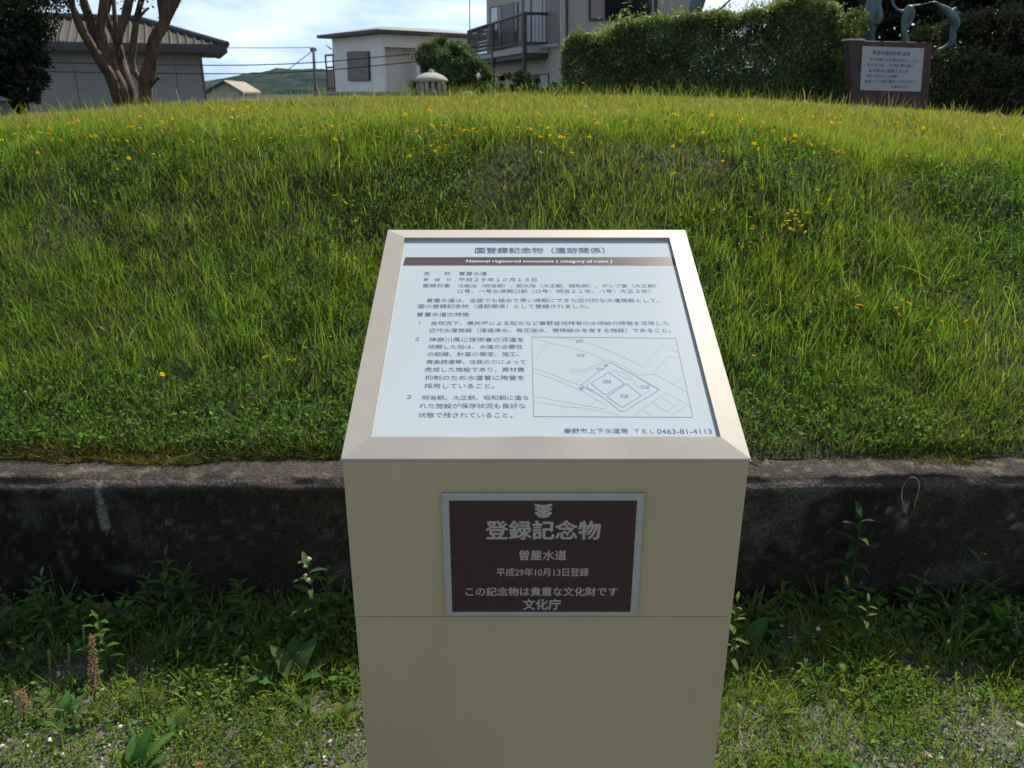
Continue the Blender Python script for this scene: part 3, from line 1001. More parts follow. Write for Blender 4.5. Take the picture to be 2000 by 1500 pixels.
    m.build('emblem_gap', M['plaque'], pl)


build_pedestal()

# ------------------------------------------------------------------ yellow flowers on the bank (each a thing)
def hit_bank(px, py, lift):
    r = ray(px, py); o = Vector((0, 0, EYE))
    ts = np.arange(1.9, 16, .01) / r.y
    X = o.x + r.x * ts; Y = o.y + r.y * ts; Z = o.z + r.z * ts
    h = H(X, Y) + lift
    k = np.where((Z < h) & (Y > 2.19))[0]
    if len(k) == 0: return None
    k = k[0]
    return Vector((X[k], Y[k], Z[k]))


def flower_head(parent, r, col, cen, n=9, mat=None):
    L = Leaves()
    for k in range(n):
        a = 6.283 * k / n + random.uniform(-.15, .15)
        L.leaf((0, 0, 0), (math.cos(a), math.sin(a), .35), r, r * .55, .5, [c * random.uniform(.85, 1.1) for c in col], seg=3, wave=0)
    L.blob((0, 0, r * .1), r * .28, cen)
    return L


FLOWERS = {
 'crest': [(3, 273), (4, 314), (63, 270), (95, 261), (101, 273), (117, 274), (122, 275), (84, 223), (231, 274), (248, 275), (220, 273), (228, 304), (300, 301), (306, 245), (352, 237), (201, 235), (410, 258), (73, 298)],
 'left_top': [(401, 208), (416, 212), (408, 206), (455, 214), (469, 212), (483, 209), (520, 214), (476, 216), (440, 209), (500, 211)],
 'middle_top': [(640, 242), (648, 246), (660, 247), (691, 238), (703, 241), (792, 222), (739, 225), (788, 226), (810, 252), (796, 255), (814, 256), (831, 258), (846, 261), (900, 252), (906, 255), (894, 243), (927, 258), (879, 249), (915, 255), (849, 295), (867, 297)],
 'tall': [(960, 169), (970, 154), (1011, 172), (1027, 168), (1040, 162), (1138, 162), (871, 159), (865, 162)],
 'right_top': [(1012, 249), (1056, 237), (1074, 264), (1101, 268), (1110, 262), (1096, 286), (1047, 295), (1056, 297), (1239, 210), (1317, 222), (1322, 225), (1312, 223), (1158, 222), (1220, 237), (1448, 234), (1502, 220), (1584, 249), (1473, 280), (1481, 291), (1416, 291), (1414, 296), (1412, 314), (1548, 277), (1553, 265), (1571, 292), (1628, 292), (1640, 294), (1649, 298), (1635, 297), (1704, 315), (1771, 305)],
 'slope': [(1317, 338), (1489, 368), (1597, 371), (1620, 391), (1605, 399), (1641, 443), (1470, 441), (1468, 446), (1489, 464), (1464, 473), (1450, 482), (1464, 482), (1562, 681), (1472, 694), (655, 381), (675, 396), (695, 431), (236, 371)],
 'cluster': [(1539, 417), (1551, 428), (1566, 440), (1543, 446), (1558, 412), (1547, 413), (1533, 431), (1529, 441), (1557, 427), (1561, 433), (1547, 448), (1550, 450), (1573, 453), (1576, 415), (1541, 431), (1545, 410), (1561, 441), (1537, 436), (1553, 420)],
 'low_right': [(1674, 579), (1676, 595), (1673, 601), (1682, 596), (1763, 586), (1775, 592), (1751, 601), (1757, 615), (1814, 645), (1887, 627), (1839, 627), (1799, 558), (1849, 485)],
 'low_left': [(670, 506), (693, 505), (563, 703), (574, 703), (518, 697), (317, 731)],
}
FL_TEXT = {
 'crest': 'small yellow daisy-like flower on the left shoulder of the grassy mound',
 'left_top': 'small yellow flower in the row near the tree trunks on the mound',
 'middle_top': 'small yellow flower in the meadow between the tree and the middle of the mound',
 'tall': 'tall-stemmed yellow flower rising above the meadow edge before the houses',
 'right_top': 'small yellow flower on the crest of the bank below the hedge',
 'slope': 'yellow flower scattered low among the tufts of the sloping bank',
 'cluster': 'yellow flower in the dense cluster up the slope right of the pedestal',
 'low_right': 'yellow flower in the loose patch low on the slope at the right',
 'low_left': 'yellow flower low on the slope just left of the pedestal',
}
_fl_src = None


def put_flower(p, base_z, s, key):
    global _fl_src
    root = empty('yellow_flower', (p.x, p.y, base_z), random.uniform(0, 6.28))
    tag(root, FL_TEXT[key], 'flower', {'crest': 'yellow flowers on the left shoulder', 'left_top': 'yellow flowers near the tree', 'middle_top': 'yellow flowers in the middle meadow', 'tall': 'tall yellow flowers on the skyline',
        'right_top': 'yellow flowers on the right crest', 'slope': 'scattered yellow flowers on the slope', 'cluster': 'clustered yellow flowers', 'low_right': 'low yellow flowers at right', 'low_left': 'low yellow flowers at left'}[key])
    hgt = p.z - base_z
    if _fl_src is None:
        heads = []
        for k in range(3):
            L = flower_head(None, .011, (.82, .53, .004), (.52, .28, .006))
            h = L.build('flower_head', M['petal'], None)
            heads.append(h.data); bpy.data.objects.remove(h)
        st = stem('stem', [(0, 0, -.01), (.004, .002, .5), (0, 0, 1)], [.0012, .001, .0008], (.07, .11, .03), None)
        _fl_src = (heads, st.data); bpy.data.objects.remove(st)
    h = bpy.data.objects.new('flower_head', random.choice(_fl_src[0])); COL.objects.link(h)
    h.parent = root; h.location = (0, 0, hgt); h.scale = (s, s, s)
    h.rotation_euler = (random.uniform(-.3, .9), random.uniform(-.5, .5), 0)
    t = bpy.data.objects.new('stem', _fl_src[1]); COL.objects.link(t)
    t.parent = root; t.scale = (1, 1, max(hgt, .01))


for _k in range(140):      # many more across the flat top
    px_ = random.uniform(20, 1980); py_ = 214 + abs(random.gauss(0, 30)) + (24 * ((px_ - 1000) / 1000) ** 2)
    if 560 < px_ < 1350 and random.random() < .35: py_ += 30
    FLOWERS['crest' if px_ < 560 else ('middle_top' if px_ < 980 else 'right_top')].append((px_, py_))
for key, lst in FLOWERS.items():
    for (px, py) in lst:
        if key == 'tall':
            d = random.uniform(8.6, 10.5); p = at(px, py, d); zb = float(H(p.x, p.y)); sc = 1.5
        else:
            p = hit_bank(px, py, random.uniform(.07, .13))
            if p is None:
                d = random.uniform(8.5, 10.5); p = at(px, py, d); sc = 1.4
            zb = float(H(p.x, p.y)); sc = min(1.7, .95 + .09 * max(0, p.y - 3.5))
        put_flower(p, min(zb, p.z - .03), sc * random.uniform(.65, 1.1), key)


L = Leaves()
for _k in range(150):
    x_, y_ = random.uniform(-2.6, 2.8), random.uniform(2.25, 4.6)
    L.blob((x_, y_, float(H(x_, y_)) + random.uniform(.02, .07)), random.uniform(.002, .0045), (.62, .64, .58), 5)
tag(L.build('white_seed_heads', M['petal'], None), 'tiny pale seed heads dotted through the grass of the bank', 'seed heads', kind='stuff')
for (lab, spec) in [('long pale grass blades arching over the slope at the far right', [((1975, 600), (1960, 560), (1985, 575), (2010, 640)), ((1960, 640), (1925, 632), (1900, 655), (1880, 690)), ((1960, 640), (1985, 648), (1998, 665), (2010, 700))]),
                    ('long grass blades bending on the slope above the far right wall', [((1800, 560), (1790, 510), (1770, 470), (1745, 440)), ((1815, 545), (1790, 530), (1760, 520), (1730, 525)), ((1830, 560), (1850, 520), (1870, 500), (1885, 505))]),
                    ('tall grass blades standing on the skyline before the beige house', [((1090, 215), (1083, 200), (1075, 188), (1070, 180)), ((1115, 218), (1128, 205), (1138, 195), (1146, 188)), ((1072, 214), (1078, 196), (1082, 186), (1085, 178))])]:
    p_ = hit_bank(spec[0][0][0], spec[0][0][1], .02)
    d_ = p_.y if p_ is not None else 7.5
    b_ = at(spec[0][0][0], spec[0][0][1], d_)
    root = empty('arching_grass', tuple(b_)); tag(root, lab, 'weed')
    L = Leaves()
    for bl in spec:
        Q_ = [Vector(q) for q in catmull([tuple(at(x, y, d_ - .015 * i_)) for i_, (x, y) in enumerate(bl)], 4)]
        for i_, (a, b) in enumerate(zip(Q_[:-1], Q_[1:])):
            w_ = .0007 * d_ * (1 - .8 * i_ / len(Q_)); w2 = .0007 * d_ * (1 - .8 * (i_ + 1) / len(Q_))
            e_ = (b - a).normalized(); s_ = e_.cross(Vector((0, 1, .3))).normalized()
            i0_ = len(L.v)
            L.v += [tuple(a - s_ * w_), tuple(a + s_ * w_), tuple(b + s_ * w2), tuple(b - s_ * w2)]; L.c += [[.24, .29, .07]] * 4; L.f.append((i0_, i0_ + 1, i0_ + 2, i0_ + 3))
    L.build('blade', M['leaf'], root)

# ------------------------------------------------------------------ ground cover and gravel before the wall
def in_ped(x, y, m=0.0): return (x > -.24 - m) & (x < .335 + m) & (y > YF - .02) & (y < YB + m)


def lay_cover():
    # gravel
    n = 15000
    x = RNG.uniform(-1.9, 1.95, n); y = RNG.uniform(.9, 1.95, n)
    pat = fbm(x * 2.4, y * 2.4, 111, 3) + .25 * np.clip(1.6 - y, -.3, .5) + .12 * (x > .3) * (y < 1.7)
    k = (pat > .46) & ~in_ped(x, y)
    x, y = x[k], y[k]; n = len(x)
    ico_v = np.array([(0, 0, 1), (.894, 0, .447), (.276, .851, .447), (-.724, .526, .447), (-.724, -.526, .447), (.276, -.851, .447), (.724, .526, -.447), (-.276, .851, -.447), (-.894, 0, -.447), (-.276, -.851, -.447), (.724, -.526, -.447), (0, 0, -1)])
    ico_f = np.array([(0, 1, 2), (0, 2, 3), (0, 3, 4), (0, 4, 5), (0, 5, 1), (1, 6, 2), (2, 7, 3), (3, 8, 4), (4, 9, 5), (5, 10, 1), (2, 6, 7), (3, 7, 8), (4, 8, 9), (5, 9, 10), (1, 10, 6), (6, 11, 7), (7, 11, 8), (8, 11, 9), (9, 11, 10), (10, 11, 6)])
    r = np.clip(RNG.gamma(2.6, .0013, n), .0014, .013)
    sc = RNG.uniform(.6, 1.25, (n, 1, 3)) * r[:, None, None]; sc[:, :, 2] *= .7
    jit = 1 + RNG.normal(0, .14, (n, 12, 3))
    a = RNG.uniform(0, 6.28, n)
    V = ico_v[None] * jit * sc
    ca, sa = np.cos(a)[:, None], np.sin(a)[:, None]
    Vx = V[:, :, 0] * ca - V[:, :, 1] * sa; Vy = V[:, :, 0] * sa + V[:, :, 1] * ca
    V = np.stack((Vx + x[:, None], Vy + y[:, None], V[:, :, 2] + (G(x, y) + r * .25)[:, None]), -1)
    F = (np.arange(n)[:, None, None] * 12 + ico_f[None]).reshape(-1)
    g = np.clip(RNG.gamma(2.2, .12, n), .04, .7)[:, None]
    c = g * np.array([1.0, .96, .88]) * np.exp(RNG.normal(0, .05, (n, 3)))
    me = np_mesh('gravel', V.reshape(-1, 3), F, np.full(n * 20, 3), np.repeat(c, 12, axis=0))
    tag(link_mesh('gravel', me, M['stone']), 'grey gravel showing through the weeds in front of the wall', 'gravel', kind='stuff')
    # short grass
    n = 95000
    x = RNG.uniform(-1.95, 2.0, n); y = RNG.uniform(.95, 2.03, n)
    pat = fbm(x * 2.4, y * 2.4, 111, 3) - .06 + .10 * (x > .3) * (y < 1.7)
    k = (RNG.random(n) < np.clip(1.05 - (pat - .42) * 3.6, .5, 1) * np.clip((fbm(x * 9, y * 9, 157, 3) - .26) * 5, .3, 1) * (1 - np.clip((y - 1.70) * 4, 0, 1) * np.clip(1.25 - (fbm(x * 4 + 3, y * 4, 151, 3) - .42) * 5, .1, .85))) & ~in_ped(x, y, .004)
    x, y = x[k], y[k]; n = len(x)
    far = np.clip((y - 1.55) / .3, 0, 1)
    h = (.014 + .050 * RNG.random(n) ** 1.6) * (1 + .9 * far)
    c = grass_color(x, y, np.full(n, -.1)) * np.array([1.25, 1.25, 1.1])
    me = blades('ground_grass', np.stack((x, y, G(x, y) - .002), 1), h, RNG.uniform(.0014, .0034, n), RNG.beta(1.5, 2, n), c, tipcol=np.clip(c * np.array([1.4, 1.15, .9]), 0, 1), flop=np.full(n, .4))
    tag(link_mesh('ground_grass', me, M['grass']), 'short thin grass on the gravelly ground before the wall', 'grass', kind='stuff')
    # small-leaved weeds (clover and the like)
    n = 140000
    x = RNG.uniform(-1.95, 2.0, n); y = RNG.uniform(.95, 2.03, n)
    pat = fbm(x * 2.4, y * 2.4, 111, 3) - .05 + .1 * (x > .3) * (y < 1.65)
    pat2 = fbm(x * 5 + 9, y * 5, 119, 3)
    k = (RNG.random(n) < np.clip(1.1 - (pat - .42) * 4, .5, 1) * np.clip((fbm(x * 9 + 2, y * 9, 159, 3) - .29) * 6, .2, 1) * (1 - np.clip((y - 1.70) * 4, 0, 1) * np.clip(1.25 - (fbm(x * 3.4 + 8, y * 3.4, 153, 3) - .42) * 5, .1, .88)) * np.clip((pat2 - .30) * 5, .25, 1)) & ~in_ped(x, y, .006)
    x, y = x[k], y[k]; n = len(x)
    far = np.clip((y - 1.6) / .25, 0, 1)
    z = G(x, y) + RNG.uniform(.002, .030, n) * (1 + 1.6 * far * RNG.random(n))
    m = RNG.random((n, 1))
    c = cjit(n, (.135, .235, .034), .4, .12) * m + cjit(n, (.065, .125, .026), .35, .12) * (1 - m)
    yl = RNG.random(n) < .05
    c[yl] = cjit(int(yl.sum()), (.20, .21, .05), .2, .05)
    me = leafcloud('ground_cover', np.stack((x, y, z), 1), RNG.uniform(.004, .012, n) * (1 + 1.1 * far) * np.where(RNG.random(n) < .07, 2.3, 1.0), c, .1, .7, nrm=np.tile(np.array([[0, 0, 1.3]]), (n, 1)))
    tag(link_mesh('ground_cover', me, M['leaf']), 'small-leaved clover and weeds spreading over the ground before the wall', 'ground cover', kind='stuff')


lay_cover()


# ------------------------------------------------------------------ single weeds before the wall
def gz(x, y): return float(G(x, y))


def tall_weed(label, px, pytop, d, lean=0.0, n=16, Lf=.035, col=(.085, .16, .035), top=None, name='tall_weed'):
    t = at(px, pytop, d)
    b = Vector((t.x - lean, d + random.uniform(-.03, .01), 0)); b.z = gz(b.x, b.y) - .01
    root = empty(name, tuple(b)); tag(root, label, 'weed')
    hh = t.z - b.z
    P = [b + (t - b) * k + Vector((math.sin(k * 3) * .008, 0, 0)) for k in np.linspace(0, 1, 8)]
    stem('stem', P, list(np.linspace(.0030, .0012, 8)), (.08, .12, .04), root)
    L = Leaves()
    for k in range(n):
        f = .12 + .88 * (k + .5) / n
        c = b + (t - b) * f
        a = k * 2.4 + random.uniform(-.3, .3)
        up = .35 + 1.2 * max(0, f - .75) * 4 * .6
        ll = Lf * (1.6 - .85 * f) * random.uniform(.8, 1.25) + .010
        L.leaf(c, (math.cos(a), math.sin(a), up), ll, ll * .28, .75 * (1 - f * .5), [q * random.uniform(.85, 1.2) * (1 + .5 * max(0, f - .7)) for q in col], seg=5)
    L.build('foliage', M['leaf'], root)
    if top:
        L = Leaves()
        for k in range(top[0]):
            f = 1 - k * top[2]
            c = b + (t - b) * f + Vector((random.uniform(-1, 1), random.uniform(-1, 1), 0)) * .008
            L.blob(c, top[1] * random.uniform(.7, 1.1), top[3])
        L.build('flower', M['petal'], root)
    return root


def dock(label, px, py, leaves, col=(.06, .115, .03), name='broad_leaved_weed', cat='weed', spread=.10):
    """rosette of broad leaves; px, py is its root on the ground; leaves = list of (azimuth deg, length, width, rise)"""
    p = on_z(px, py, 0.0)
    b = Vector((p.x, p.y, gz(p.x, p.y) - .004))
    root = empty(name, tuple(b)); tag(root, label, cat)
    L = Leaves()
    st = MB()
    for (az, ln, wd, rise) in leaves:
        a = R(az)
        dr = Vector((math.cos(a), math.sin(a), rise))
        c = b + dr.normalized() * ln * .22
        st.tube([b, c], [.0022, .0016], 5)
        L.leaf(c, dr, ln, wd, random.uniform(.25, .7), [q * random.uniform(.8, 1.25) for q in col], wave=.05, seg=8)
    L.build('foliage', M['leaf'], root)
    me = st.mesh('stalks')
    aa = me.color_attributes.new('Col', 'FLOAT_COLOR', 'POINT')
    aa.data.foreach_set('color', np.tile(np.array([.10, .12, .05, 1], dtype=np.float32), (len(me.vertices), 1)).ravel())
    link_mesh('stalks', me, M['leaf'], root)
    return root


def rnd_leaves(n, l0, l1, w=.35, r0=.2, r1=1.2):
    return [(random.uniform(0, 360), random.uniform(l0, l1), random.uniform(l0, l1) * w, random.uniform(r0, r1)) for _ in range(n)]


def spike(label, px, pytop, pybase, r, col, kind='plantain', name='plantain', n=1):
    g = on_z(px, pybase, 0.0)
    d = g.y
    t = at(px - 6, pytop, d)
    b = Vector((g.x, g.y, gz(g.x, g.y) - .005))
    root = empty(name, tuple(b)); tag(root, label, 'weed')
    stem('stem', [b, b + (t - b) * .5 + Vector((.003, 0, 0)), t], [.0018, .0014, .001], (.10, .13, .05), root)
    L = Leaves()
    if kind == 'plantain':
        for k in range(26):
            f = .55 + .45 * k / 25
            c = b + (t - b) * f
            for q in range(3):
                a = random.uniform(0, 6.28)
                L.blob(c + Vector((math.cos(a), math.sin(a), 0)) * r * .6, r * .6, [x * random.uniform(.7, 1.2) for x in col], 5)
    else:
        for k in range(330):
            f = random.uniform(.32, 1.02)
            c = b + (t - b) * f
            a = random.uniform(0, 6.28); rr = r * (1.15 - .8 * max(0, f - .5)) * random.uniform(.15, 1)
            L.blob(c + Vector((math.cos(a) * rr, math.sin(a) * rr, random.uniform(-.006, .006))), .0018 * random.uniform(.6, 1.5), [x * random.uniform(.6, 1.3) for x in col], 5)
    L.build('seed_head', M['petal'], root)
    L = Leaves()
    for (az, ln, wd, rs) in rnd_leaves(5, .04, .09, .3, .2, .9):
        L.leaf(b, (math.cos(R(az)), math.sin(R(az)), rs), ln, wd, .6, (.06, .115, .03))
    L.build('foliage', M['leaf'], root)


WT = WALL_F - .07
tall_weed('slender upright weed with narrow leaves at the far left against the dark wall', 80, 1122, WT - .04, .02, 20, .035, (.10, .18, .045))
tall_weed('dim leafy weed before the dark wall between the far-left weed and the pedestal', 357, 1118, WT - .01, -.004, 18, .045, (.055, .10, .03))
tall_weed('tall weed with pale white buds close to the left side of the pedestal', 598, 1095, WT - .1, -.012, 16, .055, (.06, .11, .035), top=(4, .008, .07, (.62, .66, .5)))
tall_weed('leafy weed with fanned pointed leaves before the wall at right', 1682, 1005, WT + .01, .012, 20, .06, (.045, .085, .03))
tall_weed('weed with bright yellow-green tip in the shade right of the pedestal', 1657, 1138, WT - .1, .0, 12, .03, (.10, .16, .03))
tall_weed('short weed with pale green tip beside the yellow-green one at right', 1697, 1172, WT - .14, .0, 12, .028, (.11, .18, .04))
tall_weed('narrow weed hugging the right edge of the pedestal', 1440, 1168, 1.76, .004, 12, .03, (.11, .17, .04))
tall_weed('seeding weed spike at the right edge of the picture', 1990, 1195, 1.86, -.004, 12, .03, (.14, .18, .07), top=(18, .004, .03, (.30, .32, .16)))
tall_weed('weed with a single pink flower at right', 1742, 1232, 1.88, .004, 10, .022, (.085, .15, .03), top=(2, .0065, .03, (.55, .10, .22)))
tall_weed('thin-stemmed weed with white puff seed head at right', 1601, 1228, 1.84, .014, 6, .018, (.10, .12, .05), top=(1, .009, .1, (.68, .66, .58)))
tall_weed('fine-leaved weed behind the red-brown seed spike at left', 192, 1215, 1.9, .004, 16, .03, (.07, .13, .03))
tall_weed('leafy stem leaning by the wall at the far right', 1915, 1078, WT - .03, .01, 16, .05, (.05, .09, .03))

dock('large clump of broad dock leaves at the left of the pedestal', 575, 1345, [(100, .12, .052, 1.3), (160, .13, .05, .5), (200, .12, .05, .9), (250, .10, .05, .4), (300, .11, .045, .5), (30, .11, .05, 1.0), (60, .13, .05, 1.9), (340, .10, .045, 1.2), (140, .12, .05, 2.2)])  # default leaf colour darkened for the shade on this side
dock('dock with broad leaves touching the left side of the pedestal', 640, 1290, [(90, .13, .045, 2.2), (170, .10, .05, .6), (220, .09, .045, 1.0), (130, .11, .04, 1.6), (300, .08, .04, .7)])
dock('rosette of pointed dock leaves on gravel at the far left', 125, 1415, [(95, .075, .028, 2.0), (20, .085, .026, .8), (150, .075, .03, .9), (60, .075, .026, 1.3), (200, .05, .02, .6), (330, .055, .022, .4)], (.075, .15, .045))
dock('big dock leaf clump at the bottom left edge of the picture', 265, 1520, [(75, .10, .036, 1.5), (110, .085, .035, 1.3), (50, .11, .03, 1.0), (150, .07, .03, .7), (200, .07, .03, .4), (20, .08, .03, .7)], (.075, .145, .03))
dock('pair of upright yellow-green leaves by the lower left edge of the pedestal', 665, 1420, [(100, .055, .026, 2.4), (60, .06, .028, 1.6), (20, .055, .025, 1.0), (150, .04, .02, 1.0)], (.16, .19, .035))
dock('small bright leaf standing in the shaded weeds at left', 552, 1352, [(85, .035, .015, 2.8), (150, .03, .012, .8), (20, .025, .01, .9)], (.19, .22, .04))
dock('low broad-leaved weed in the gravel at lower left', 350, 1450, [(85, .075, .022, 1.2), (130, .07, .024, .8), (40, .055, .02, .9), (200, .05, .02, .5), (300, .045, .02, .4)], (.08, .15, .03))
dock('spread of small dock leaves at the lower left between the clumps', 440, 1400, rnd_leaves(6, .035, .06, .3), (.085, .155, .03))
dock('shaded broad-leaved clump under the wall right of the pedestal', 1600, 1190, rnd_leaves(11, .06, .11, .5, .5, 2.2), (.045, .085, .03))  # leaf colour of the clumps under the wall darkened for its shade
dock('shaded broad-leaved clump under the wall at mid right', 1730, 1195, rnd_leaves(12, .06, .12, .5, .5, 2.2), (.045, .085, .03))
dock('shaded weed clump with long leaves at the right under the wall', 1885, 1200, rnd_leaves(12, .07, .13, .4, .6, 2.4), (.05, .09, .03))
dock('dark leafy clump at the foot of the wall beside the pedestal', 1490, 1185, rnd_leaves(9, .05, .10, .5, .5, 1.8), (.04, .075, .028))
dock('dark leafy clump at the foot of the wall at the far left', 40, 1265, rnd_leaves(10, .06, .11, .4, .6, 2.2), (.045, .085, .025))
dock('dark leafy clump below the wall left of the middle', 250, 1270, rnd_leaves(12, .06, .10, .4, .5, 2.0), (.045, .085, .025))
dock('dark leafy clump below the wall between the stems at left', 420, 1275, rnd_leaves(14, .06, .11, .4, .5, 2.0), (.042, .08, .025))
dock('grassy star of bright blades by the right foot of the pedestal', 1510, 1400, rnd_leaves(9, .05, .09, .12, .5, 2.0), (.13, .19, .035))
dock('low rosette with round leaves at the lower right of the pedestal', 1545, 1500, rnd_leaves(9, .03, .055, .55, .3, 1.6), (.10, .18, .03))
dock('small rosette in the gravel at lower middle right', 1640, 1485, rnd_leaves(7, .03, .05, .5, .2, 1.0), (.09, .16, .04))
dock('bright low weed in the sunlit patch at right', 1800, 1310, rnd_leaves(12, .03, .05, .5, .3, 1.2), (.11, .18, .03))
dock('bright low weed at the right edge of the sunlit patch', 1960, 1330, rnd_leaves(12, .03, .05, .45, .3, 1.4), (.10, .17, .03))
dock('low weed with a round yellow leaf on the gravel at right', 1945, 1360, [(80, .02, .018, .6), (150, .035, .015, .6), (20, .035, .015, .8), (250, .03, .014, .3)], (.24, .25, .04))

spike('red-brown seeding sorrel spike at left above the gravel', 185, 1245, 1395, .013, (.44, .30, .17), 'sorrel', 'sorrel')
spike('low reddish sorrel seed head at the far left edge', 45, 1352, 1410, .018, (.44, .32, .20), 'sorrel', 'sorrel')
spike('green plantain spike farthest left, beside the low sorrel', 24, 1318, 1395, .0028, (.17, .20, .09))
spike('taller green plantain spike between the low sorrel and the tall weed', 100, 1270, 1370, .0032, (.17, .20, .08))
spike('green plantain spike just left of the red-brown sorrel', 138, 1258, 1360, .0032, (.17, .20, .08))
spike('green plantain spike rising behind the red-brown sorrel', 168, 1222, 1345, .003, (.16, .19, .08))
spike('small plantain spike alone right of the sorrel', 280, 1335, 1395, .0025, (.15, .19, .08))

_weeds = []
for v_ in range(7):
    L = Leaves()
    hgt = (.10, .13, .07, .16, .05, .12, .09)[v_]
    kind_ = ('lance', 'lance', 'round', 'grass', 'dock', 'grass', 'round')[v_]
    cl_ = [(.085, .16, .028), (.07, .15, .03), (.11, .19, .03), (.10, .17, .03), (.075, .14, .03), (.12, .18, .035), (.09, .165, .04)][v_]
    if kind_ in ('lance', 'round'):
        nl_f = 14 + 2 * v_
        for k_ in range(nl_f):
            f_ = .08 + .92 * (k_ + .5) / nl_f; a_ = k_ * 2.4 + random.uniform(-.5, .5)
            ln_ = (.055 - .032 * f_) * random.uniform(.7, 1.3)
            rr_ = 0 if kind_ == 'lance' else random.uniform(0, .03)
            L.leaf((.006 * math.sin(f_ * 4) + rr_ * math.cos(a_), rr_ * math.sin(a_), hgt * f_), (math.cos(a_), math.sin(a_), .2 + .9 * f_ * f_), ln_ * (1 if kind_ == 'lance' else .6), ln_ * (random.uniform(.22, .4) if kind_ == 'lance' else random.uniform(.4, .55)), random.uniform(.3, .9), [c_ * random.uniform(.7, 1.3) for c_ in cl_], seg=4)
    elif kind_ == 'grass':
        for k_ in range(26):
            a_ = random.uniform(0, 6.28); ln_ = hgt * random.uniform(.5, 1.15)
            L.leaf((random.gauss(0, .008), random.gauss(0, .008), -.005), (math.cos(a_), math.sin(a_), random.uniform(1.2, 4)), ln_, random.uniform(.003, .006), random.uniform(.3, 1.2), [c_ * random.uniform(.7, 1.3) for c_ in cl_], seg=5, wave=0)
    else:
        for k_ in range(8):
            a_ = random.uniform(0, 6.28); ln_ = random.uniform(.05, .10)
            L.leaf((0, 0, 0), (math.cos(a_), math.sin(a_), random.uniform(.4, 2)), ln_, ln_ * random.uniform(.28, .42), random.uniform(.3, .9), [c_ * random.uniform(.7, 1.3) for c_ in cl_], seg=6, wave=.05)
    o1 = L.build('foliage', M['leaf'], None)
    o2 = stem('stem', [(0, 0, -.01), (.006, 0, hgt * .5), (0, 0, hgt * (.95 if kind_ != 'dock' else .4))], [.002, .0016, .001], (.08, .12, .04), None)
    _weeds.append((o1.data, o2.data)); bpy.data.objects.remove(o1); bpy.data.objects.remove(o2)
for k_ in range(180):
    left = k_ % 2 == 0
    for _t in range(50):
        x_ = random.uniform(-1.5, -.26) if left else random.uniform(.36, 1.55)
        y_ = 2.0 - abs(random.gauss(0, .15))
        if y_ > 1.35: break
    fm, sm_ = random.choice(_weeds)
    root = empty('small_weed', (x_, y_, gz(x_, y_)), random.uniform(0, 6.28))
    sc_ = random.uniform(.5, 1.35) * (.6 if y_ < 1.75 else 1.1)
    root.scale = (sc_, sc_, sc_ * random.uniform(.7, 1.2))
    tag(root, 'small leafy weed crowding the foot of the wall at the left' if left else 'small leafy weed crowding the foot of the wall at the right', 'weed', 'small weeds under the wall at left' if left else 'small weeds under the wall at right')
    for nm_, me_ in (('foliage', fm), ('stem', sm_)):
        o_ = bpy.data.objects.new(nm_, me_); COL.objects.link(o_); o_.parent = root
        o_.rotation_euler = (random.uniform(-.2, .2), random.uniform(-.2, .2), 0) if nm_ == 'x' else (0, 0, 0)

# arching blade growing from a crack of the wall, and a blade lying over the wall top
root = empty('arching_grass', tuple(at(1775, 1000, WALL_F)))
tag(root, 'pale arching grass blade growing from a crack in the wall at right', 'weed')
L = Leaves()
P = [Vector(q) for q in catmull([tuple(at(1770, 1004, WALL_F - .01)), tuple(at(1761, 968, WALL_F - .05)), tuple(at(1770, 940, WALL_F - .06)), tuple(at(1785, 932, WALL_F - .06)), tuple(at(1796, 948, WALL_F - .055)), tuple(at(1785, 990, WALL_F - .04))], 5)]
for a, b in zip(P[:-1], P[1:]):
    i = len(L.v); s = Vector((.0017, .0015, .0004))
    L.v += [tuple(a - s), tuple(a + s), tuple(b + s), tuple(b - s)]; L.c += [[.20, .27, .12]] * 4; L.f.append((i, i + 1, i + 2, i + 3))
L.build('blade', M['leaf'], root)
root = empty('fallen_grass', tuple(on_z(380, 890, WALL_H)))
tag(root, 'long yellow-green grass blade bending over the top of the wall at left', 'weed')
L = Leaves()
P = [Vector(q) for q in catmull([tuple(on_z(322, 905, WALL_H + .02)), tuple(on_z(345, 893, WALL_H + .025)), tuple(on_z(375, 886, WALL_H + .03)), tuple(at(395, 870, 2.20)), tuple(at(408, 845, 2.22)), tuple(at(402, 825, 2.23))], 5)]
for a, b in zip(P[:-1], P[1:]):
    i = len(L.v); s = Vector((.0012, .0012, .0022))
    L.v += [tuple(a - s), tuple(a + s), tuple(b + s), tuple(b - s)]; L.c += [[.22, .25, .08]] * 4; L.f.append((i, i + 1, i + 2, i + 3))
L.build('blade', M['leaf'], root)
# dry things on the ground
def dry_leaf(label, px, py, ln, wd, az, col):
    p = on_z(px, py, .012)
    L = Leaves(); p.z = gz(p.x, p.y) + .014
    L.leaf(p, (math.cos(R(az)), math.sin(R(az)), .25), ln, wd, .7, col, wave=.08)
    tag(L.build('dry_leaf', M['dryleaf'], None), label, 'fallen leaf')


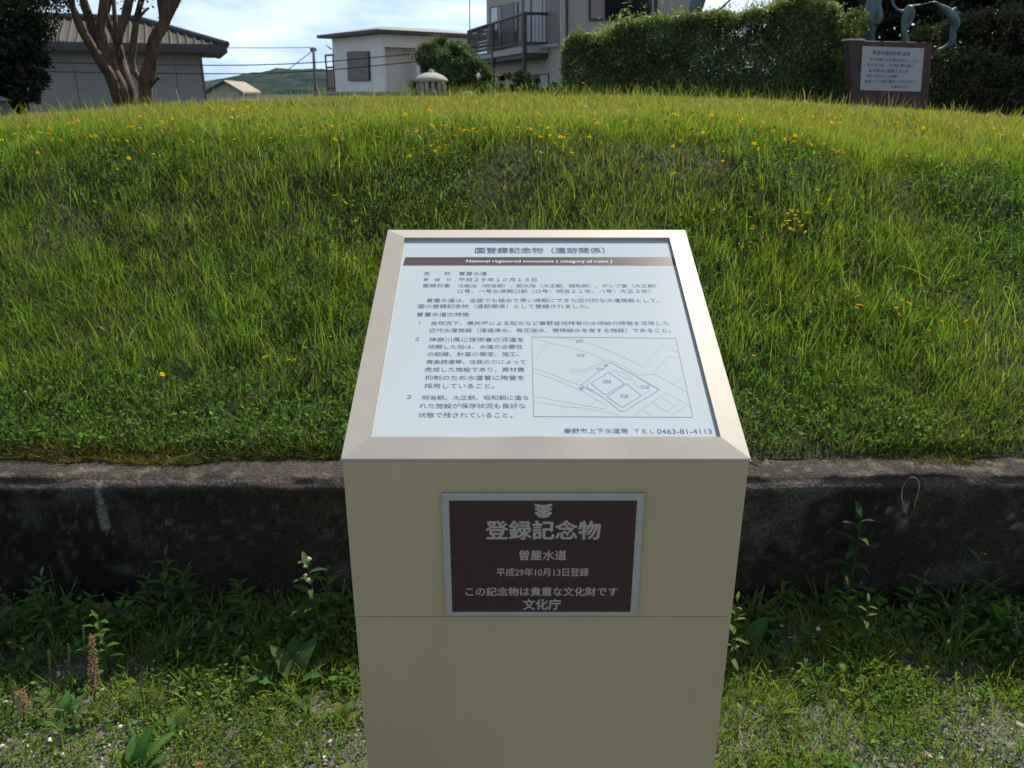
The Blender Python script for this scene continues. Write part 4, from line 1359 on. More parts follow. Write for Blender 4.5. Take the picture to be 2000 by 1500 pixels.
dry_leaf('pale brown dry leaf lying on the gravel at lower right', 1822, 1475, .035, .014, 130, (.36, .25, .17))
dry_leaf('brown curled leaf among the weeds at right', 1915, 1310, .03, .018, 60, (.20, .11, .07))
dry_leaf('rusty dry leaf on the ground at the lower left', 372, 1495, .03, .014, 20, (.24, .10, .045))
dry_leaf('cream scrap of leaf lying in the shade right of the pedestal', 1572, 1180, .05, .018, 120, (.40, .36, .29))
root = empty('dry_seed_tuft', tuple(on_z(1790, 1262, .03)))
tag(root, 'rust-brown dry seed tuft lying on the weeds at right', 'weed')
L = Leaves(); c0 = on_z(1790, 1258, .035)
for k in range(70):
    L.blob(c0 + Vector((random.gauss(0, .014), random.gauss(0, .008), random.gauss(0, .006))), .0022, [x * random.uniform(.6, 1.3) for x in (.24, .13, .075)], 5)
L.build('seed_head', M['petal'], root)
stem('stem', [c0, c0 + Vector((.03, -.005, .005)), c0 + Vector((.055, -.01, .004))], [.0012, .001, .001], (.28, .25, .14), root)

# ------------------------------------------------------------------ the white vent with domed cap
vd = 11.0
vb = at(843, 190, vd); vc = at(843, 157, vd)
root = empty('vent_shelter', (vb.x, vb.y, float(H(vb.x, vb.y))))
tag(root, 'pale concrete ventilator with domed cap, knob and slatted sides on the mound', 'ventilator')
k = vd / 1702
zb = float(H(vb.x, vb.y)) - .05
hc = vc.z
m = MB()
m.lathe((vb.x, vb.y, hc), [(0.001, 21 * k), (3 * k, 20.7 * k), (5.2 * k, 18 * k), (5.6 * k, 15.2 * k), (13 * k, 13.5 * k), (23 * k, 9.5 * k), (30 * k, 5 * k), (33.5 * k, 1 * k), (33.5 * k, -2 * k), (29 * k, -3 * k), (0.001, -2 * k)], 32)
m.build('domed_cap', M['concrete'], root, True)
m = MB()
for q in range(14):
    a = 6.283 * q / 14
    Mx = Matrix.Translation((vb.x, vb.y, 0)) @ Matrix.Rotation(a, 4, 'Z')
    m.box(24 * k, 29 * k, -3.6 * k, 3.6 * k, zb, hc - 2 * k, Mx)
m.build('side_slats', M['greyconcrete'], root)
m = MB(); m.lathe((vb.x, vb.y, 0), [(19 * k, zb), (19 * k, hc - 2 * k)], 20); m.build('inner_pipe', M['darktrim'], root)

# ------------------------------------------------------------------ crape myrtle with many stems
td = 10.5
tbase = at(262, 203, td); tz = float(H(tbase.x, tbase.y))
root = empty('crape_myrtle', (tbase.x, tbase.y, tz))
tag(root, 'bare many-stemmed tree with red-brown bark on the left of the mound', 'tree')
STEMS = [([(240, 214), (233, 200), (215, 149), (181, 94), (159, 58), (149, 31), (139, 0), (128, -50), (118, -120)], 12, 4.5, -.25),
         ([(150, 34), (140, 18), (125, 0), (105, -30)], 3.5, 2, -.25),
         ([(253, 214), (250, 196), (224, 144), (208, 112), (186, 72), (172, 27), (163, 0), (152, -60), (150, -140)], 13, 6, 0),
         ([(212, 120), (203, 85), (197, 54), (203, 0), (212, -70), (220, -150)], 11, 6, .1),
         ([(262, 214), (260, 198), (249, 158), (237, 117), (226, 72), (206, 32), (212, 0), (228, -60)], 11, 5, .25),
         ([(236, 114), (230, 72), (224, 32), (222, 0), (219, -60)], 6, 3, .2),
         ([(228, 84), (236, 55), (244, 36), (253, 0), (262, -70), (262, -140)], 9, 6, .1),
         ([(280, 214), (279, 190), (278, 162), (262, 140), (257, 117), (262, 72), (266, 36), (276, 0), (292, -60)], 8, 5, .05),
         ([(267, 40), (278, 27), (291, 15)], 3, 2.2, .05),
         ([(286, 214), (284, 200), (283, 162), (296, 117), (302, 77), (321, 45), (329, 0), (336, -60), (330, -150)], 14, 8, -.15),
         ([(319, 48), (315, 20), (312, 0), (305, -60)], 7, 4.5, -.15),
         ([(322, 44), (334, 20), (347, -4), (365, -60), (372, -130)], 9, 5, -.2),
         ([(291, 170), (301, 160), (311, 151)], 4.5, 3, -.2)]
kk = td / 1702
m = MB()
for (pts, r0, r1, dz) in STEMS:
    P = []
    for q, (x, y) in enumerate(pts):
        fr = q / (len(pts) - 1)
        P.append(at(x, y, td + dz * (fr + (.35 if y < 150 else 0))))
    # smooth by inserting midpoints
    Q = [P[0]]
    for a, b in zip(P[:-1], P[1:]):
        j = Vector((mnoise.noise(a * 3), mnoise.noise(b * 3), 0)) * .015
        Q += [(a + b) / 2 + j, b]
    rad = [kk * (r0 + (r1 - r0) * (q / (len(Q) - 1)) ** .8) * 1.06 * (1 + .16 * mnoise.noise(Q[q] * 6)) for q in range(len(Q))]
    m.tube(Q, rad, 9, wob=.25)
m.build('trunk', M['bark'], root, True)
# sparse leaves high up, over the frame's top edge
P = []
for (x, y) in [(118, -120), (150, -140), (220, -150), (228, -60), (262, -140), (292, -60), (330, -150), (372, -130), (105, -30), (305, -60), (235, 3), (132, -2)]:
    c = at(x, y, td)
    n_ = 260 if y < -40 else 14
    s_ = .22 if y < -40 else .05
    P.append(np.array(c)[None] + RNG.normal(0, s_, (n_, 3)))
P = np.concatenate(P)
me = leafcloud('crown', P, RNG.uniform(.03, .06, len(P)), cjit(len(P), (.05, .09, .02), .3, .1), 0)
link_mesh('crown', me, M['treeleaf'], root)

# ------------------------------------------------------------------ evergreen foliage bodies
def crown_points(c, rad, n, clumps, seed, shell=.55):
    """points clustered in clumps through an ellipsoid"""
    rg = np.random.default_rng(seed)
    d = rg.normal(0, 1, (clumps, 3)); d /= np.linalg.norm(d, axis=1)[:, None]
    rr = rg.uniform(shell, 1.0, clumps) ** (1 / 2)
    cc = d * rr[:, None] * np.array(rad) + np.array(c)
    k = rg.integers(0, clumps, n)
    sz = rg.uniform(.5, 1.3, clumps)[k][:, None]
    e = rg.normal(0, 1, (n, 3)); e /= np.linalg.norm(e, axis=1)[:, None]
    e *= rg.uniform(0, 1, n)[:, None] ** .4
    return cc[k] + e * sz * np.mean(rad) * .24 * np.array([1.15, 1.15, .8]), k, rg.uniform(.6, 1.4, clumps)


def evergreen(name, label, cat, base, parts, leaf, col, trunk=None, mat='darkleaf', asp=.5, seed=1, group=None):
    root = empty(name, tuple(base)); tag(root, label, cat, group)
    PP, CC = [], []
    for q, (c, rad, n, cl) in enumerate(parts):
        P, k, br = crown_points(c, rad, n, cl, seed * 13 + q)
        PP.append(P); CC.append(cjit(n, col, .22, .08) * br[k][:, None])
    P = np.concatenate(PP); C = np.concatenate(CC)
    g = P[:, 2] > base[2] - .02
    P, C = P[g], C[g]
    me = leafcloud('crown', P, RNG.uniform(leaf[0], leaf[1], len(P)), np.clip(C, 0, 1), .2, asp)
    link_mesh('crown', me, M[mat], root)
    if trunk:
        m = MB()
        for (pts, r0, r1) in trunk:
            m.tube(pts, list(np.linspace(r0, r1, len(pts))), 8, wob=.2)
        m.build('trunk', M['darkbark'], root, True)
    return root


# left conifer
cb = at(48, 232, 9.6); cb.z = float(H(cb.x, cb.y))


def A(px, py, d): return tuple(at(px, py, d))


s10 = 9.6 / 1702
evergreen('evergreen_tree', 'dark evergreen tree cut off by the left edge of the picture', 'tree', tuple(cb),
          [(A(-40, -60, 9.6), (150 * s10, .8, 130 * s10), 16000, 70), (A(-30, 60, 9.6), (98 * s10, .6, 90 * s10), 14000, 60), (A(0, 130, 9.6), (78 * s10, .45, 60 * s10), 9000, 40), (A(40, 185, 9.6), (36 * s10, .25, 34 * s10), 3500, 20), (A(-60, 150, 9.6), (80 * s10, .5, 70 * s10), 8000, 36)],
          (.035, .08), (.022, .032, .015), [([tuple(cb), A(40, 150, 9.6), A(20, 0, 9.6)], .06, .03), ([tuple(cb), A(20, 170, 9.7), A(-40, 40, 9.7)], .05, .03)], seed=3, asp=.35)
p = at(-8, 228, 9.2); p.z = float(H(p.x, p.y))
root = empty('stone_post', tuple(p)); tag(root, 'squat grey stone post with sloping cap at the far left edge', 'stone post')
m = MB(); m.box(p.x - .13, p.x + .10, p.y - .11, p.y + .11, p.z - .05, at(0, 198, 9.2).z); m.build('shaft', M['post_stone'], root, bevel=.006)
zc = at(0, 197, 9.2).z
m = MB()
q = [(p.x - .17, p.y - .15, zc), (p.x + .14, p.y - .15, zc), (p.x + .14, p.y + .15, zc), (p.x - .17, p.y + .15, zc)]
ap = (p.x - .015, p.y, zc + .085)
m.poly(list(reversed(q)))
for a in range(4): m.poly([q[a], q[(a + 1) % 4], ap])
m.build('cap', M['greencap'], root)

# hedge across the back of the mound
HD = 11.6
HTOP = [(1105, 105), (1120, 84), (1140, 76), (1175, 72), (1200, 54), (1250, 47), (1300, 43), (1400, 40), (1440, 31), (1480, 20), (1540, 10), (1600, 8), (1635, 22), (1662, 55), (1684, 90)]


def hedge_points(n, tops, d0, depth, seed, jag=.04, ybot=200):
    rg = np.random.default_rng(seed)
    px = rg.uniform(tops[0][0], tops[-1][0], n)
    tp = np.interp(px, [t[0] for t in tops], [t[1] for t in tops])
    k = d0 / 1702
    X = (px - 1000) * k
    zt = EYE + (176 - tp) * k
    zt = zt + (fbm(X * 2.6, X * 0, seed, 3) - .5) * .30
    yy = rg.uniform(0, 1, n)
    f = rg.random(n)
    # three shells: front face, top, inside
    zb = H(X, np.full(n, d0)) - .02
    z = zb + (zt - zb) * rg.random(n) ** .85
    bump = .16 * (fbm(X * 3.2, z * 3.2, seed + 5, 3) - .5) * 2
    dep = np.where(f < .6, rg.exponential(.10, n), depth * yy)
    top = f > .85
    z = np.where(top, zt - rg.exponential(.04, n), z)
    edge = np.clip((px - tops[0][0]) / 25, 0, 1) * np.clip((tops[-1][0] - px) / 25, 0, 1)
    Y = d0 + dep - bump + (1 - edge) * .2
    P = np.stack((X, Y, z), 1) + rg.normal(0, .02, (n, 3))
    # holes: drop leaves in hollow places
    hole = fbm(X * 5, z * 5, seed + 9, 3)
    keep = (hole > .27) | (f > .55)
    return P[keep], top[keep]


def hedge(name, label, tops, d0, depth, n, col, topcol, seed, size=(.03, .062), cat='hedge'):
    b = at((tops[0][0] + tops[-1][0]) / 2, 190, d0)
    root = empty(name, (b.x, b.y, float(H(b.x, b.y)))); tag(root, label, cat)
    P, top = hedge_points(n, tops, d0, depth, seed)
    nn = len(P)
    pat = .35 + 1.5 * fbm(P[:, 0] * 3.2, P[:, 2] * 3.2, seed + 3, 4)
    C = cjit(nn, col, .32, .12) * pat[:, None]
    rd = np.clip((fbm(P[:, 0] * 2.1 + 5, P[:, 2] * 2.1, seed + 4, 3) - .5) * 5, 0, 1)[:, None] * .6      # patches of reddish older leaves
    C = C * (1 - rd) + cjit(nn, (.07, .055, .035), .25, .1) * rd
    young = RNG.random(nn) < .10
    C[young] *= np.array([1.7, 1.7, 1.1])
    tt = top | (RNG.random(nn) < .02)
    C[tt] = cjit(int(tt.sum()), topcol, .25, .1)  # paler top leaves: young growth, with sunlight put into the colour
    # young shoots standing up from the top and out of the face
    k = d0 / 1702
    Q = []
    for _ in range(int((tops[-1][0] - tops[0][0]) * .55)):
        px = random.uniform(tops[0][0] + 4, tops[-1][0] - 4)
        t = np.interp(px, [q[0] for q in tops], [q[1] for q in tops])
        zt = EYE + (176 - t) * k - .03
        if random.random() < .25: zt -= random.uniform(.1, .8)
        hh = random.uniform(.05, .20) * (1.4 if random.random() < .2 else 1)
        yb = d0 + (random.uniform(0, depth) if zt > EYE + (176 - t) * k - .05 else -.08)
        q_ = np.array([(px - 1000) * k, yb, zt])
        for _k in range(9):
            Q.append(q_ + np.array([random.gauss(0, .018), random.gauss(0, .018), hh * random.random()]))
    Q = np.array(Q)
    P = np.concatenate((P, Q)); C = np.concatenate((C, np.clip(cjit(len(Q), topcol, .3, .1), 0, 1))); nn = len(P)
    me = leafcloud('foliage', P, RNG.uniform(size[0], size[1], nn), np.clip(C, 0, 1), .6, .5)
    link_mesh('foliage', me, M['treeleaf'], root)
    m = MB()
    for px in np.arange(tops[0][0] + 14, tops[-1][0] - 8, 17):
        t = np.interp(px, [q[0] for q in tops], [q[1] for q in tops])
        x = (px - 1000) * k; zb = float(H(x, d0 + depth * .5)) - .03; zt = EYE + (176 - t) * k - .12
        P_ = [Vector((x + random.uniform(-.05, .05), d0 + depth * random.uniform(.3, .7), zb + (zt - zb) * f)) for f in (0, .35, .7, 1)]
        m.tube(P_, [.018, .014, .010, .004], 6)
    m.build('stems', M['darkbark'], root, True)
    return root


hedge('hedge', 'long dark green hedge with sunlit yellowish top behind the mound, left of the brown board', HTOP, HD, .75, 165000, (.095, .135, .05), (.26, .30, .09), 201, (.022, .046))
hedge('hedge', 'dark shaded hedge cut off by the right edge, right of the brown board', [(1874, 70), (1888, 54), (1930, 47), (1980, 40), (2040, 26), (2120, 15), (2200, 20), (2260, 60)], 11.4, .8, 52000, (.020, .024, .011), (.075, .07, .025), 231)  # leaf colours darkened to carry the shade of the trees behind
hedge('low_shrub', 'low dim shrub row between the brown board and the right hedge', [(1800, 74), (1815, 68), (1850, 68), (1880, 70), (1900, 80)], 12.4, .5, 10000, (.05, .07, .025), (.10, .125, .035), 241, cat='shrub')
hedge('low_shrub', 'low dark undergrowth at the foot of the right hedge', [(1812, 150), (1830, 116), (1880, 112), (1940, 120), (2000, 130), (2080, 140)], 10.6, .25, 8000, (.035, .045, .016), (.05, .06, .02), 243, cat='shrub')
# brighter bush at the hedge's right end
bb = at(1655, 195, 11.3); bb.z = float(H(bb.x, bb.y))
k11 = 11.3 / 1702
evergreen('leafy_bush', 'yellow-green leafy bush at the right end of the long hedge', 'bush', tuple(bb),
          [(A(1668, 48, 11.3), (26 * k11, .2, 30 * k11), 1100, 26), (A(1655, 110, 11.3), (26 * k11, .25, 60 * k11), 1700, 26)], (.03, .06), (.12, .15, .035),
          [([tuple(bb), A(1660, 100, 11.3), A(1672, 40, 11.3)], .02, .006)], 'treeleaf', seed=9)
# climbing shoot with big bright leaves over the hedge
vb_ = at(1226, 190, 11.5); vb_.z = float(H(vb_.x, vb_.y))
root = empty('leafy_vine', tuple(vb_)); tag(root, 'bright green vine shoot standing above the long hedge before the window', 'vine')
stem('stem', [vb_, at(1225, 60, 11.5), at(1228, 10, 11.5), at(1232, -30, 11.5)], [.012, .009, .006, .003], (.07, .09, .03), root)
L = Leaves()
for (x, y) in [(1212, 28), (1222, 34), (1230, 24), (1218, 18), (1226, 12), (1233, 5), (1216, 8), (1228, 0), (1224, -10), (1232, -20), (1238, 30), (1208, 36), (1221, 22), (1250, 28), (1262, 34), (1244, 38), (1284, 20), (1279, 30), (1290, 34)]:
    a = random.uniform(0, 6.28)
    L.leaf(at(x, y, 11.45), (math.cos(a), math.sin(a) * .5, random.uniform(-.5, .6)), random.uniform(.05, .085), random.uniform(.04, .06), .6, (.16, .22, .05))
L.build('foliage', M['leaf'], root)

# dark trees behind on the right
for q, (lab, px, d, top, w, py0, sd) in enumerate([
    ('tall dark evergreen behind the right hedge, cut off at the right edge', 2060, 16.0, -900, 400, 70, 31),
    ('tall dark evergreen directly behind the bronze figures', 1810, 19.0, -620, 260, 80, 33),
    ('dark evergreen above the right part of the long hedge', 1590, 21.0, -330, 180, 60, 35)]):
    b = at(px, 190, d); b.z = float(H(b.x, b.y)) - .05
    kd = d / 1702
    hx = w * kd * .55
    z1 = EYE + (176 - top) * kd
    z0 = EYE + (176 - py0) * kd - .9
    parts = []
    nl = 5
    for l_ in range(nl):
        f = (l_ + .5) / nl
        parts.append(((b.x, b.y, z0 + (z1 - z0) * f), (hx * (1.1 - .55 * f), hx * (1.0 - .5 * f), (z1 - z0) / nl * .95), 17000, 60))
    evergreen('evergreen_tree', lab, 'tree', tuple(b), parts, (.12, .24), (.022, .030, .014), [([tuple(b), (b.x + .1, b.y, (b.z + z0) / 2), (b.x, b.y, z1 - .5)], .2, .05)], seed=sd, asp=.45)
# thin dark trunk right of the bush
b = at(1686, 185, 15.0)
b.z = float(H(b.x, b.y)) - .05
evergreen('slim_tree', 'slim dark-trunked tree behind the yellow-green bush', 'tree', tuple(b),
          [(A(1690, -60, 15), (.7, .6, .5), 5000, 30), (A(1640, -30, 15), (.6, .5, .25), 3000, 20)], (.05, .1), (.028, .042, .016), [([tuple(b), A(1683, 60, 15), A(1690, -60, 15)], .10, .06)], seed=41)

# ------------------------------------------------------------------ memorial board of red-brown stone with a pale plate
SD = 10.4
root_p = at(1738, 190, SD); rz = float(H(root_p.x, root_p.y))
root = empty('memorial_board', (root_p.x, root_p.y, rz)); tag(root, 'red-brown stone memorial board with pale inscribed plate before the bronze figures', 'memorial board')
n0 = Vector((.04, -1, 0)).normalized(); q0 = at(1738, 130, SD)


def sp(x, y, off=0.0): return on_plane(x, y, q0 + n0 * off, n0)


P = [sp(1657, 79), sp(1822, 83), sp(1818, 205), sp(1662, 205)]
x_l, x_r = P[0], P[1]
m = MB()
bt = [sp(1667, 212), sp(1812, 214), P[1], P[0]]
m.prism(bt, -n0 * .16); m.build('stone_body', M['brick'], root, bevel=.008)
m = MB()
m.prism([P[0] + Vector((-.008, 0, .002)) + n0 * .012, sp(1690, 79.5, .012) + Vector((0, 0, .002)), sp(1690, 79.5, .012) + Vector((0, 0, .022)), P[0] + Vector((-.008, 0, .022)) + n0 * .012], -n0 * .19)
m.build('cap_stone', M['capstone'], root)
c4 = [sp(1679, 176), sp(1797, 179), sp(1804, 94.5), sp(1684, 90)]
m = MB(); m.prism([q + n0 * .002 for q in c4], n0 * .012)
pl = m.build('plate', M['board'], root)
ex = (c4[1] - c4[0]).normalized(); ey = n0.cross(ex) * -1
ey = (c4[3] - c4[0]).normalized()
tb = TextBlock(c4[0], ex, Vector((0, 0, 1)), n0)
zs = 5.556
for (s, x0, x1, y0, y1) in [('曽屋水道記念碑 由来', 360, 765, 568, 588), ('先人が築いた水道の歩みをここに', 325, 840, 640, 662), ('伝えるため、この地に碑を建て', 298, 800, 702, 718),
                            ('水の恵みに感謝する心を', 315, 750, 765, 775), ('末永く伝えることを願い', 290, 640, 822, 830), ('記念として像を建立したものです', 275, 820, 880, 890), ('平成元年三月', 555, 740, 940, 945)]:
    tb.line(s, sp(1640 + x0 / zs, y0 / zs, .0145), sp(1640 + x1 / zs, y1 / zs, .0145), .0008, bold=.02)
tb.build('plate_lettering', M['ink'], pl)
m = MB()
for (x, y) in [(1690, 94), (1798, 99)]:
    c = sp(x, y, .0145)
    m.lathe(c, [(0.0001, .003), (.008, .003), (.008, -.003)], 10)
m.build('plate_screw', M['darktrim'], pl)

# ------------------------------------------------------------------ bronze figures (slender, sail-like)
def figure(name, label, chains_px, d):
    k = d / 1702
    lowest = max((p for c in chains_px for p in c), key=lambda p: p[1])
    b = at(lowest[0], 195, d); b.z = float(H(b.x, b.y))
    root = empty(name, tuple(b)); tag(root, label, 'statue')
    m = MB()
    for c in chains_px:
        Q = catmull([(x, y, w, dd) for (x, y, w, dd) in c])
        m.tube([at(q[0], q[1], d + q[3]) for q in Q], [max(.008, q[2] * k * .5) for q in Q], 12)
    o = m.build('body', M['bronze'], root, True)
    r_ = o.modifiers.new('remesh', 'REMESH'); r_.mode = 'VOXEL'; r_.voxel_size = .012; r_.use_smooth_shade = True
    m = MB(); zt = at(lowest[0], lowest[1], d).z
    m.box(b.x - .16, b.x + .16, b.y - .14, b.y + .14, b.z - .08, b.z + .05); m.build('plinth', M['greyconcrete'], root, bevel=.01)
    return root


figure('bronze_statue', 'green bronze figure with leaning torso, left one behind the brown board',
       [[(1722, -60, 18, 0), (1716, -30, 24, 0), (1710, -5, 27, 0), (1703, 18, 28, 0), (1699, 36, 26, 0), (1702, 52, 21, 0), (1700, 70, 17, 0), (1702, 110, 16, 0), (1702, 200, 13, 0)],
        [(1712, 0, 12, -.05), (1718, 22, 10, -.09), (1719, 36, 11, -.1), (1713, 48, 8, -.1)]], 12.0)
figure('bronze_statue', 'green bronze figures joined by outstretched thin arms, above the brown board',
       [[(1778, 10, 8, 0), (1774, 20, 17, 0), (1769, 34, 16, 0), (1765, 50, 11, 0), (1767, 70, 13, 0), (1770, 100, 13, 0), (1769, 200, 11, 0)],
        [(1779, 14, 8, -.03), (1784, 24, 8, -.05), (1782, 38, 6, -.05), (1773, 52, 5, -.03), (1764, 62, 4, 0)],
        [(1768, 24, 9, 0), (1757, 21, 6, 0), (1747, 13, 5, 0), (1743, 0, 6, 0), (1746, -20, 7, 0)],
        [(1776, 12, 5, 0), (1800, 9, 3, 0), (1824, 4, 4, 0), (1836, 11, 8, 0), (1849, 20, 14, 0), (1861, 34, 18, 0), (1866, 48, 17, 0), (1861, 62, 13, 0), (1861, 74, 13, 0), (1856, 86, 12, 0), (1845, 94, 10, 0), (1832, 99, 8, 0), (1825, 104, 5, 0)],
        [(1856, 26, 12, 0), (1863, 19, 8, 0), (1868, 16, 6, 0)], [(1861, 74, 10, .05), (1864, 110, 9, .1), (1864, 200, 9, .1)]], 10.75)
figure('bronze_statue', 'dark bronze figure showing over the hedge against the blue gap of sky',
       [[(1376, -50, 22, 0), (1368, -14, 27, 0), (1361, 8, 29, 0), (1358, 24, 22, 0), (1359, 40, 12, 0), (1360, 60, 12, 0), (1360, 200, 12, 0)]], 13.2)

# ------------------------------------------------------------------ houses
def wall_basis(c, u):
    """vertical face through point c along horizontal unit u"""
    n = Vector((u.y, -u.x, 0))
    return n


# -- left house: grey wall, hipped tiled roof
def roof_face(mb, a, b, c, dd, cols, amp, rows):
    """tile-ribbed surface over the quad a-b (eave) c-dd (ridge; c above b)"""
    nrm = (b - a).cross(dd - a).normalized()
    eu = (b - a).normalized(); L_ = (b - a).length
    sub = 10
    N = cols * sub
    grid = []
    for r_ in range(rows + 1):
        f = r_ / rows
        A_, B_ = a.lerp(dd, f), b.lerp(c, f)
        row = []
        for q in range(N + 1):
            s_ = L_ * q / N      # tile columns run straight up the slope, clipped by the hip
            lo, hi = (A_ - a).dot(eu), (B_ - a).dot(eu)
            s2 = min(max(s_, lo), hi)
            base = A_ + eu * (s2 - lo)
            ph = (s_ / (L_ / cols)) % 1.0
            hgt = amp * (0.5 + .5 * math.cos(6.283 * ph)) ** 5
            row.append(base + nrm * hgt)
        grid.append(row)
    i0 = len(mb.v)
    for row in grid: mb.v += [tuple(p) for p in row]
    W_ = N + 1
    for r_ in range(rows):
        for q in range(N):
            i = i0 + r_ * W_ + q
            mb.f.append((i, i + 1, i + W_ + 1, i + W_))


HL = 26.0
hc0 = at(398, 150, HL); hc0.z = 0
hx, hy = Vector((.93, .36, 0)).normalized(), Vector((-.36, .93, 0)).normalized()
MH = Matrix(((hx.x, hy.x, 0, hc0.x), (hx.y, hy.y, 0, hc0.y), (0, 0, 1, 0), (0, 0, 0, 1)))
root = empty('tiled_house', (hc0.x - 3, hc0.y + 1, .2)); tag(root, 'grey house with hipped grey tile roof behind the left tree', 'house')
nh = -hy


def hw(x, y, off=0.0): return on_plane(x, y, hc0 + nh * off, nh)


ov, half = .75, 2.4
WDp = 2 * half - 2 * ov
LW = 12.0
ec = MH @ Vector((ov, -ov, 0))
zev = EYE + (176 - 95) / 1702 * ec.y
apx = MH @ Vector((ov - half, half - ov, 0))
zr = EYE + (176 - 50) / 1702 * apx.y
ze = zev - .02
m = MB(); m.box(-LW, 0, 0, WDp, .1, ze - .1, MH); m.build('wall', M['housewall'], root)
m = MB()
for px, z1_ in ((147, .55), (272, .35), (345, .35)):
    q = (hw(px, 150) - hc0).dot(hx)
    m.box(q - .012, q + .012, -.004, .01, .3, ze - z1_, MH)
m.build('panel_joint', M['joint'], root)
m = MB(); m.box(-.06, .012, -.012, .05, .1, ze - .1, MH); m.build('corner_trim', M['joint'], root)
m = MB()
E0, E1, E2 = [MH @ Vector((a, b, zev)) for a, b in ((-LW - ov, -ov), (ov, -ov), (ov, 2 * half - ov))]
R0, R1 = MH @ Vector((ov - half, half - ov, zr)), MH @ Vector((-LW - ov, half - ov, zr))
roof_face(m, E0, E1, R0, R1, int((LW + 2 * ov) / .22), .055, 10)
roof_face(m, E1, E2, R0, R0 + hx * .01, int(2 * half / .22), .055, 10)
rf = m.build('roof', M['tile'], root)
m = MB(); m.tube([E1 + Vector((0, 0, .05)), R0 + Vector((0, 0, .07))], .09, 8); m.tube([R0 + Vector((0, 0, .07)), R1 + Vector((0, 0, .07))], .10, 8)
m.build('ridge_tile', M['darktrim'], rf)
m = MB()
m.box(-LW - ov, ov - .02, -ov - .03, -ov + .10, zev - .19, zev + .045, MH)
m.box(ov - .16, ov - .04, -ov + .101, 2 * half - ov, zev - .19, zev - .005, MH)
m.build('fascia', M['darktrim'], root)
m = MB(); m.box(-LW - ov, ov - .16, -ov + .14, 2 * half - ov, zev - .17, zev - .11, MH); m.build('soffit', M['darktrim'], root)

# -- middle white house
CM = at(748, 150, 40.0); CM.z = 0
um, un = Vector((-.64, .768, 0)), Vector((.768, .64, 0))
zbm = 1.25
n_l = Vector((-un.x, -un.y, 0)); n_r = Vector((-um.x, -um.y, 0))


def ml(x, y, off=0.0): return on_plane(x, y, CM + n_l * off, n_l)


def mr_(x, y, off=0.0): return on_plane(x, y, CM + n_r * off, n_r)


pL = ml(652, 130); sL = (pL - CM).dot(um)
pR = mr_(935, 130); sR = (pR - CM).dot(un)
ztop = ml(748, 66).z
root = empty('white_house', (CM.x, CM.y, .2)); tag(root, 'white single-storey house with shuttered window and pale flat roof in the middle distance', 'house')
m = MB()
rec = 1.1
zp_ = mr_(770, 92).z
q = [CM + Vector((0, 0, zbm)), CM + um * sL + Vector((0, 0, zbm)), CM + um * sL + Vector((0, 0, ztop)), CM + Vector((0, 0, ztop))]
Mh = Matrix(((un.x, um.x, 0, CM.x), (un.y, um.y, 0, CM.y), (0, 0, 1, 0), (0, 0, 0, 1)))   # local: x along right face, y along left face
sP0, sP1 = (mr_(750, 130) - CM).dot(un), (mr_(815, 130) - CM).dot(un)
m.box(0, sR, 0, .2, zp_, ztop, Mh)                       # wall above the porch
m.box(0, .18, 0, sL, zbm, zp_, Mh)                        # left-facing wall
m.box(.18, sR, .9, 1.1, zbm, zp_, Mh)                     # recessed porch wall
m.box(sP1, sR, .02, .9, zbm, zp_, Mh)
m.box(.18, sR, sL - .2, sL, zbm, ztop, Mh)
m.box(0, .18, .2, sL, zp_, ztop, Mh)
m.build('wall', M['whitewall'], root)
m = MB()
ovh = .55
pitch = .10
za = ztop + .02
prof = [(-ovh, -ovh), (sR + ovh, -ovh), (sR + ovh, sL + ovh), (-ovh, sL + ovh)]
low = [Mh @ Vector((a, b, za)) for a, b in prof]
m.prism(low, (0, 0, .14)); m.build('eave', M['darktrim'], root)
m = MB()
hi = [Mh @ Vector((a, b, za + .143)) for a, b in prof]
r0 = Mh @ Vector((1.6, sL / 2, za + .5)); r1 = Mh @ Vector((sR - .8, sL / 2, za + .5))
m.poly([hi[0], hi[1], r1, r0]); m.poly([hi[1], hi[2], r1]); m.poly([hi[2], hi[3], r0, r1]); m.poly([hi[3], hi[0], r0])
m.build('roof', M['metalroof'], root)
w = [ml(681, 158, .02), ml(724, 158, .02), ml(722, 100, .02), ml(679, 101, .02)]
m = MB(); m.prism(w, n_l * .05); wf = m.build('window', M['darktrim'], root)
cc = sum((Vector(p) for p in w), Vector()) / 4
m = MB(); m.prism([cc + (p - cc) * .93 + n_l * .052 for p in w], n_l * .02); m.build('shutter', M['shutter'], wf)
m = MB(); m.tube([ml(641, 88, -.2) + um * .2, ml(645, 95), ml(651, 97), ml(652.5, 172)], .035, 6); m.build('downpipe', M['slab'], root)
m = MB()
bx0 = CM + um * (sL + .02)
for f in (0, .8):
    b_ = bx0 + um * f
    m.tube([b_ + Vector((0, 0, .2)), b_ + Vector((0, 0, ml(640, 108).z))], .05, 6)
for zq in (ml(640, 108).z, ml(640, 132).z, ml(640, 172).z):
    m.tube([bx0 + Vector((0, 0, zq)), bx0 + um * .8 + Vector((0, 0, zq))], .05, 6)
m.build('side_frame', M['railing'], root)
m = MB(); m.prism([bx0 + Vector((0, 0, zbm)), bx0 + um * .8 + Vector((0, 0, zbm)), bx0 + um * .8 + Vector((0, 0, ml(640, 136).z)), bx0 + Vector((0, 0, ml(640, 136).z))], un * .04)
m.build('side_screen', M['mesh_rail'], root)
